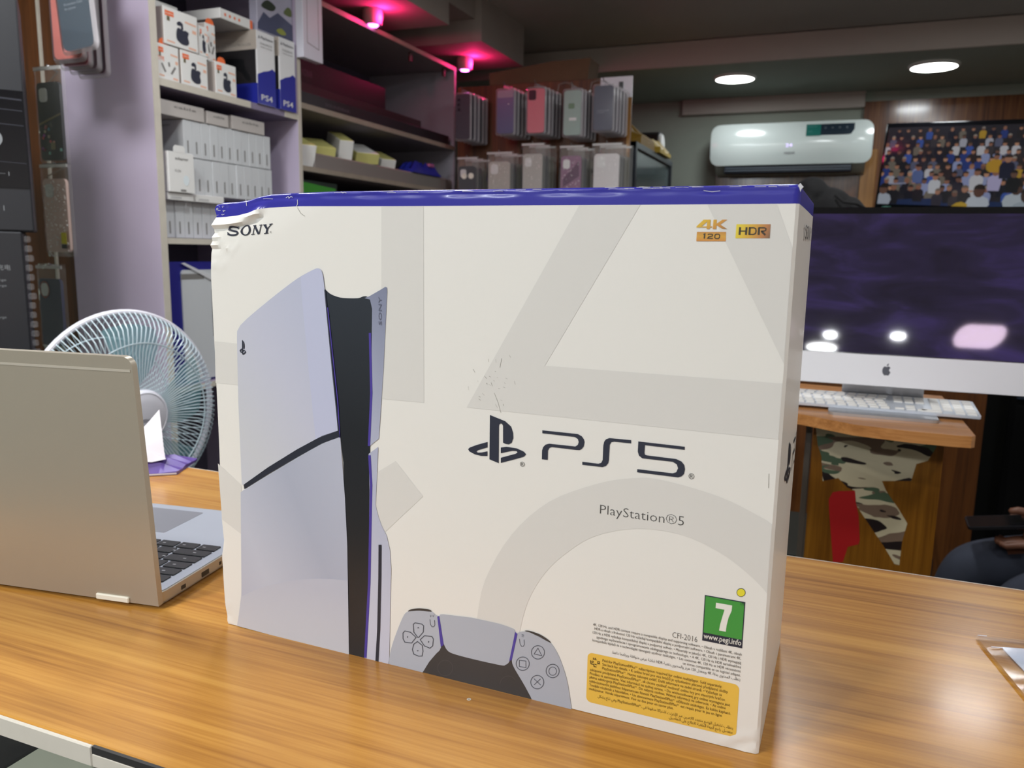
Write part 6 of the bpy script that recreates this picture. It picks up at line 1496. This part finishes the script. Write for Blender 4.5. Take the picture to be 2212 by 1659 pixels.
# ------------------------------------------------------------------ seated person holding a phone
def at(px, py, d): return CAM + ray(px, py) * d
kn_f = at(2085, 1222, 2.15); kn_n = at(2205, 1290, 1.98)
m_jean = mt('dark_denim', (52, 58, 72), .85, var=.12, vscale=14, bump=.2, bscale=300); m_shirt = mt('black_shirt', (22, 22, 26), .85); m_skin = mt('brown_skin', (112, 72, 52), .5, var=.06, vscale=20); m_hair = mt('black_hair', (12, 11, 11), .8, bump=.4, bscale=300); m_shoe = mt('black_shoe', (18, 18, 20), .5)
hipc = Vector((kn_f.x + .42, (kn_f.y + kn_n.y) / 2 + .02, .52)); org = Vector((hipc.x, hipc.y, 0))
person = thing('person', 'person in dark jeans seated at the right edge, holding a phone in both hands', 'person', org)
def S(v): return Vector(v) - org
V = []; E_ = []; RR = []
def jn(p, r, par=None):
    V.append(S(p)); RR.append(r)
    if par is not None: E_.append((par, len(V) - 1))
    return len(V) - 1
pel = jn(hipc, .135)
sp = jn(hipc + Vector((.05, 0, .20)), .125, pel); ch_ = jn(hipc + Vector((.04, 0, .40)), .135, sp); nk = jn(hipc + Vector((.0, 0, .54)), .070, ch_); nk2 = jn(hipc + Vector((-.035, 0, .63)), .066, nk)
phn = at(2158, 1136, 2.05)
for sgn, kn in ((1, kn_f), (-1, kn_n)):
    h_ = jn(hipc + Vector((-.06, .10 * sgn, .0)), .10, pel)
    th = jn(hipc.lerp(kn, .55) + Vector((0, .04 * sgn, .02)), .088, h_)
    k = jn(kn, .076, th)
    sh = jn((kn.x - .03, kn.y, .30), .066, k)
    an = jn((kn.x - .02, kn.y, .10), .058, sh)
    jn((kn.x - .05, kn.y, .055), .05, an); 
    s_ = jn(hipc + Vector((.02, .19 * sgn, .48)), .062, ch_)
    el = jn(hipc + Vector((-.06, .25 * sgn, .22)), .048, s_)
    wr = jn(phn + Vector((.15, .035 * sgn + .03, .01 if sgn > 0 else -.03)), .030, el)
    jn(phn + Vector((.085, .030 * sgn + .03, .012 if sgn > 0 else -.028)), .034, wr)
me = bpy.data.meshes.new('body'); me.from_pydata(V, E_, []); bo = bpy.data.objects.new('body', me); COL.objects.link(bo)
sk = bo.modifiers.new('skin', 'SKIN'); sk.use_smooth_shade = True
for v, r_ in zip(me.skin_vertices[0].data, RR): v.radius = (r_, r_)
me.skin_vertices[0].data[0].use_root = True
ss = bo.modifiers.new('sub', 'SUBSURF'); ss.levels = 3; ss.render_levels = 3
bpy.context.view_layer.update()
ev = bpy.data.meshes.new_from_object(bo.evaluated_get(bpy.context.evaluated_depsgraph_get()))
bpy.data.objects.remove(bo)
for q in (m_jean, m_shirt, m_skin): ev.materials.append(q)
KIND = {pel: 0, sp: 1, ch_: 1, nk: 2, nk2: 2}
for j in range(2):
    o_ = 5 + 10 * j
    for k, q in enumerate((0, 0, 0, 0, 0, 0, 1, 1, 2, 2)): KIND[o_ + k] = q
for f in ev.polygons:
    f.use_smooth = True
    best = min(range(len(V)), key=lambda i: (f.center - V[i]).length - RR[i])
    f.material_index = KIND.get(best, 0)
body = bpy.data.objects.new('body', ev); COL.objects.link(body); body.parent = person
# head
hd = hipc + Vector((-.055, 0, .675)) - org
bm = NB(); bmesh.ops.create_uvsphere(bm, u_segments=28, v_segments=20, radius=1.0)
for v in bm.verts:
    x, y, z = v.co; 
    fx_ = -x
    v.co = Vector((x * .098, y * (.075 - (.012 if z < -.3 else 0)), z * .118))
    if fx_ > .6:
        v.co.x -= .018 * math.exp(-((y / .16) ** 2)) * math.exp(-((z + .12) / .22) ** 2)
        v.co.x -= .006 * math.exp(-((y / .4) ** 2)) * math.exp(-((z + .50) / .10) ** 2)
        v.co.x += .008 * (math.exp(-(((y - .36) / .16) ** 2)) + math.exp(-(((y + .36) / .16) ** 2))) * math.exp(-((z - .06) / .12) ** 2)
    v.co = Matrix.Rotation(R(-22), 4, 'Y') @ v.co + hd
hdo = link('head', bm, m_skin, person, smooth=180)
for s_ in (-1, 1):
    bm = NB(); bmesh.ops.create_uvsphere(bm, u_segments=12, v_segments=8, radius=.011, matrix=Matrix.Translation(hd + Vector((-.0765, .027 * s_, -.022)))); link('eye', bm, m_camw, hdo)
    bm = NB(); bmesh.ops.create_uvsphere(bm, u_segments=12, v_segments=8, radius=1, matrix=Matrix.Translation(hd + Vector((0, .077 * s_, -.01))) @ Matrix.Diagonal((.018, .008, .030, 1))); link('ear', bm, m_skin, hdo)
bm = NB(); bmesh.ops.create_uvsphere(bm, u_segments=24, v_segments=16, radius=1.0)
bmesh.ops.delete(bm, geom=[v for v in bm.verts if v.co.z < -.1 - .5 * v.co.x * -1 * -1 and v.co.x < .2 or v.co.z < -.45 or (v.co.x < -.55 and v.co.z < .45)], context='VERTS')
for v in bm.verts: v.co = Matrix.Rotation(R(-22), 4, 'Y') @ Vector((v.co.x * .105, v.co.y * .082, v.co.z * .125)) + hd + Vector((.002, 0, .002))
link('hair', bm, m_hair, hdo, smooth=180)
# hands: a palm and five fingers each, closed around the phone
def hand(base, sgn, up):
    bm = NB()
    P = base
    tube(bm, [P + Vector((.050, 0, 0)), P + Vector((.028, 0, 0)), P, P + Vector((-.014, 0, 0))], [.020, .024, .025, .019], 12)
    for k, (off, ln) in enumerate(((-.026, .9), (-.009, 1.0), (.009, .95), (.025, .78))):
        a = P + Vector((-.006, off, -.006 * up)); dn = -up
        tube(bm, [a, a + Vector((-.030 * ln, 0, .004 * dn)), a + Vector((-.052 * ln, -.006 * sgn, .012 * dn)), a + Vector((-.064 * ln, -.016 * sgn, .010 * dn)), a + Vector((-.068 * ln, -.022 * sgn, .006 * dn))], [.0095, .009, .0082, .0074, .004], 8)
    a = P + Vector((.016, -.020 * sgn, .012 * up))
    tube(bm, [a, a + Vector((-.022, -.012 * sgn, .012 * up)), a + Vector((-.046, -.012 * sgn, .014 * up)), a + Vector((-.060, -.010 * sgn, .010 * up)), a + Vector((-.064, -.010 * sgn, .008 * up))], [.012, .0115, .0102, .0085, .004], 8)
    return bm
for sgn, pz in ((1, .012), (-1, -.028)):
    link('hand', hand(S(phn + Vector((.072, .030 * sgn + .03, pz))), sgn, 1), m_skin, person, smooth=70)
for kn in (kn_f, kn_n):
    bm = NB(); box(bm, kn.x - .20 - org.x, kn.y - .045 - org.y, .001, kn.x + .07 - org.x, kn.y + .045 - org.y, .075, .03, seg=4); link('shoe', bm, m_shoe, person)
t = thing('mobile_phone', 'dark mobile phone held by the seated person', 'phone', phn + Vector((0, .03, .0)), rot=(R(8), R(-10), R(0)))
bm = NB(); extr(bm, rrect(.140, .068, .009, 4), -.004, .004); link('shell', bm, m_blackp, t)
bm = NB(); extr(bm, rrect(.132, .062, .007, 4), .004, .0046); link('screen', bm, m_gloss, t)
ch = thing('chair', 'black upholstered chair under the seated person', 'chair', (hipc.x + .04, hipc.y, 0))
bm = NB(); box(bm, -.22, -.23, .36, .24, .23, .405, .015); link('seat', bm, m_dark, ch)
bm = NB(); box(bm, .245, -.22, .50, .285, .22, .92, .015); link('backrest', bm, m_dark, ch)
for sx in (-.18, .20):
    for sy in (-.2, .2):
        bm = NB(); cyl(bm, (sx, sy, .001), (sx, sy, .36), .013); link('leg', bm, m_steel, ch)
for sy in (-.2, .2):
    bm = NB(); tube(bm, [(.20, sy, .37), (.262, sy, .42), (.265, sy, .55)], .011, 8); link('back_post', bm, m_steel, ch)
t = thing('black_cabinet', 'tall black cabinet at the right edge behind the seated person', 'cabinet', (1.42, 2.70, 0))
bm = NB(); box(bm, -.40, -.16, 0, .55, .30, 1.22, .004); link('body', bm, mt('matt_black', (5, 5, 6), .9, spec=.15), t)
bm = NB(); box(bm, -.38, -.168, .05, .07, -.16, .84, .002); dd = link('door', bm, mt('matt_black', (0, 0, 0)), t)
bm = NB(); box(bm, -.38, -.168, .86, .53, -.16, 1.16, .002); link('drawer', bm, mt('dark_blue_panel', (16, 30, 48), .5), t)
bm = NB(); cyl(bm, (.03, -.185, .40), (.03, -.185, .50), .006); link('handle', bm, m_steel, dd)
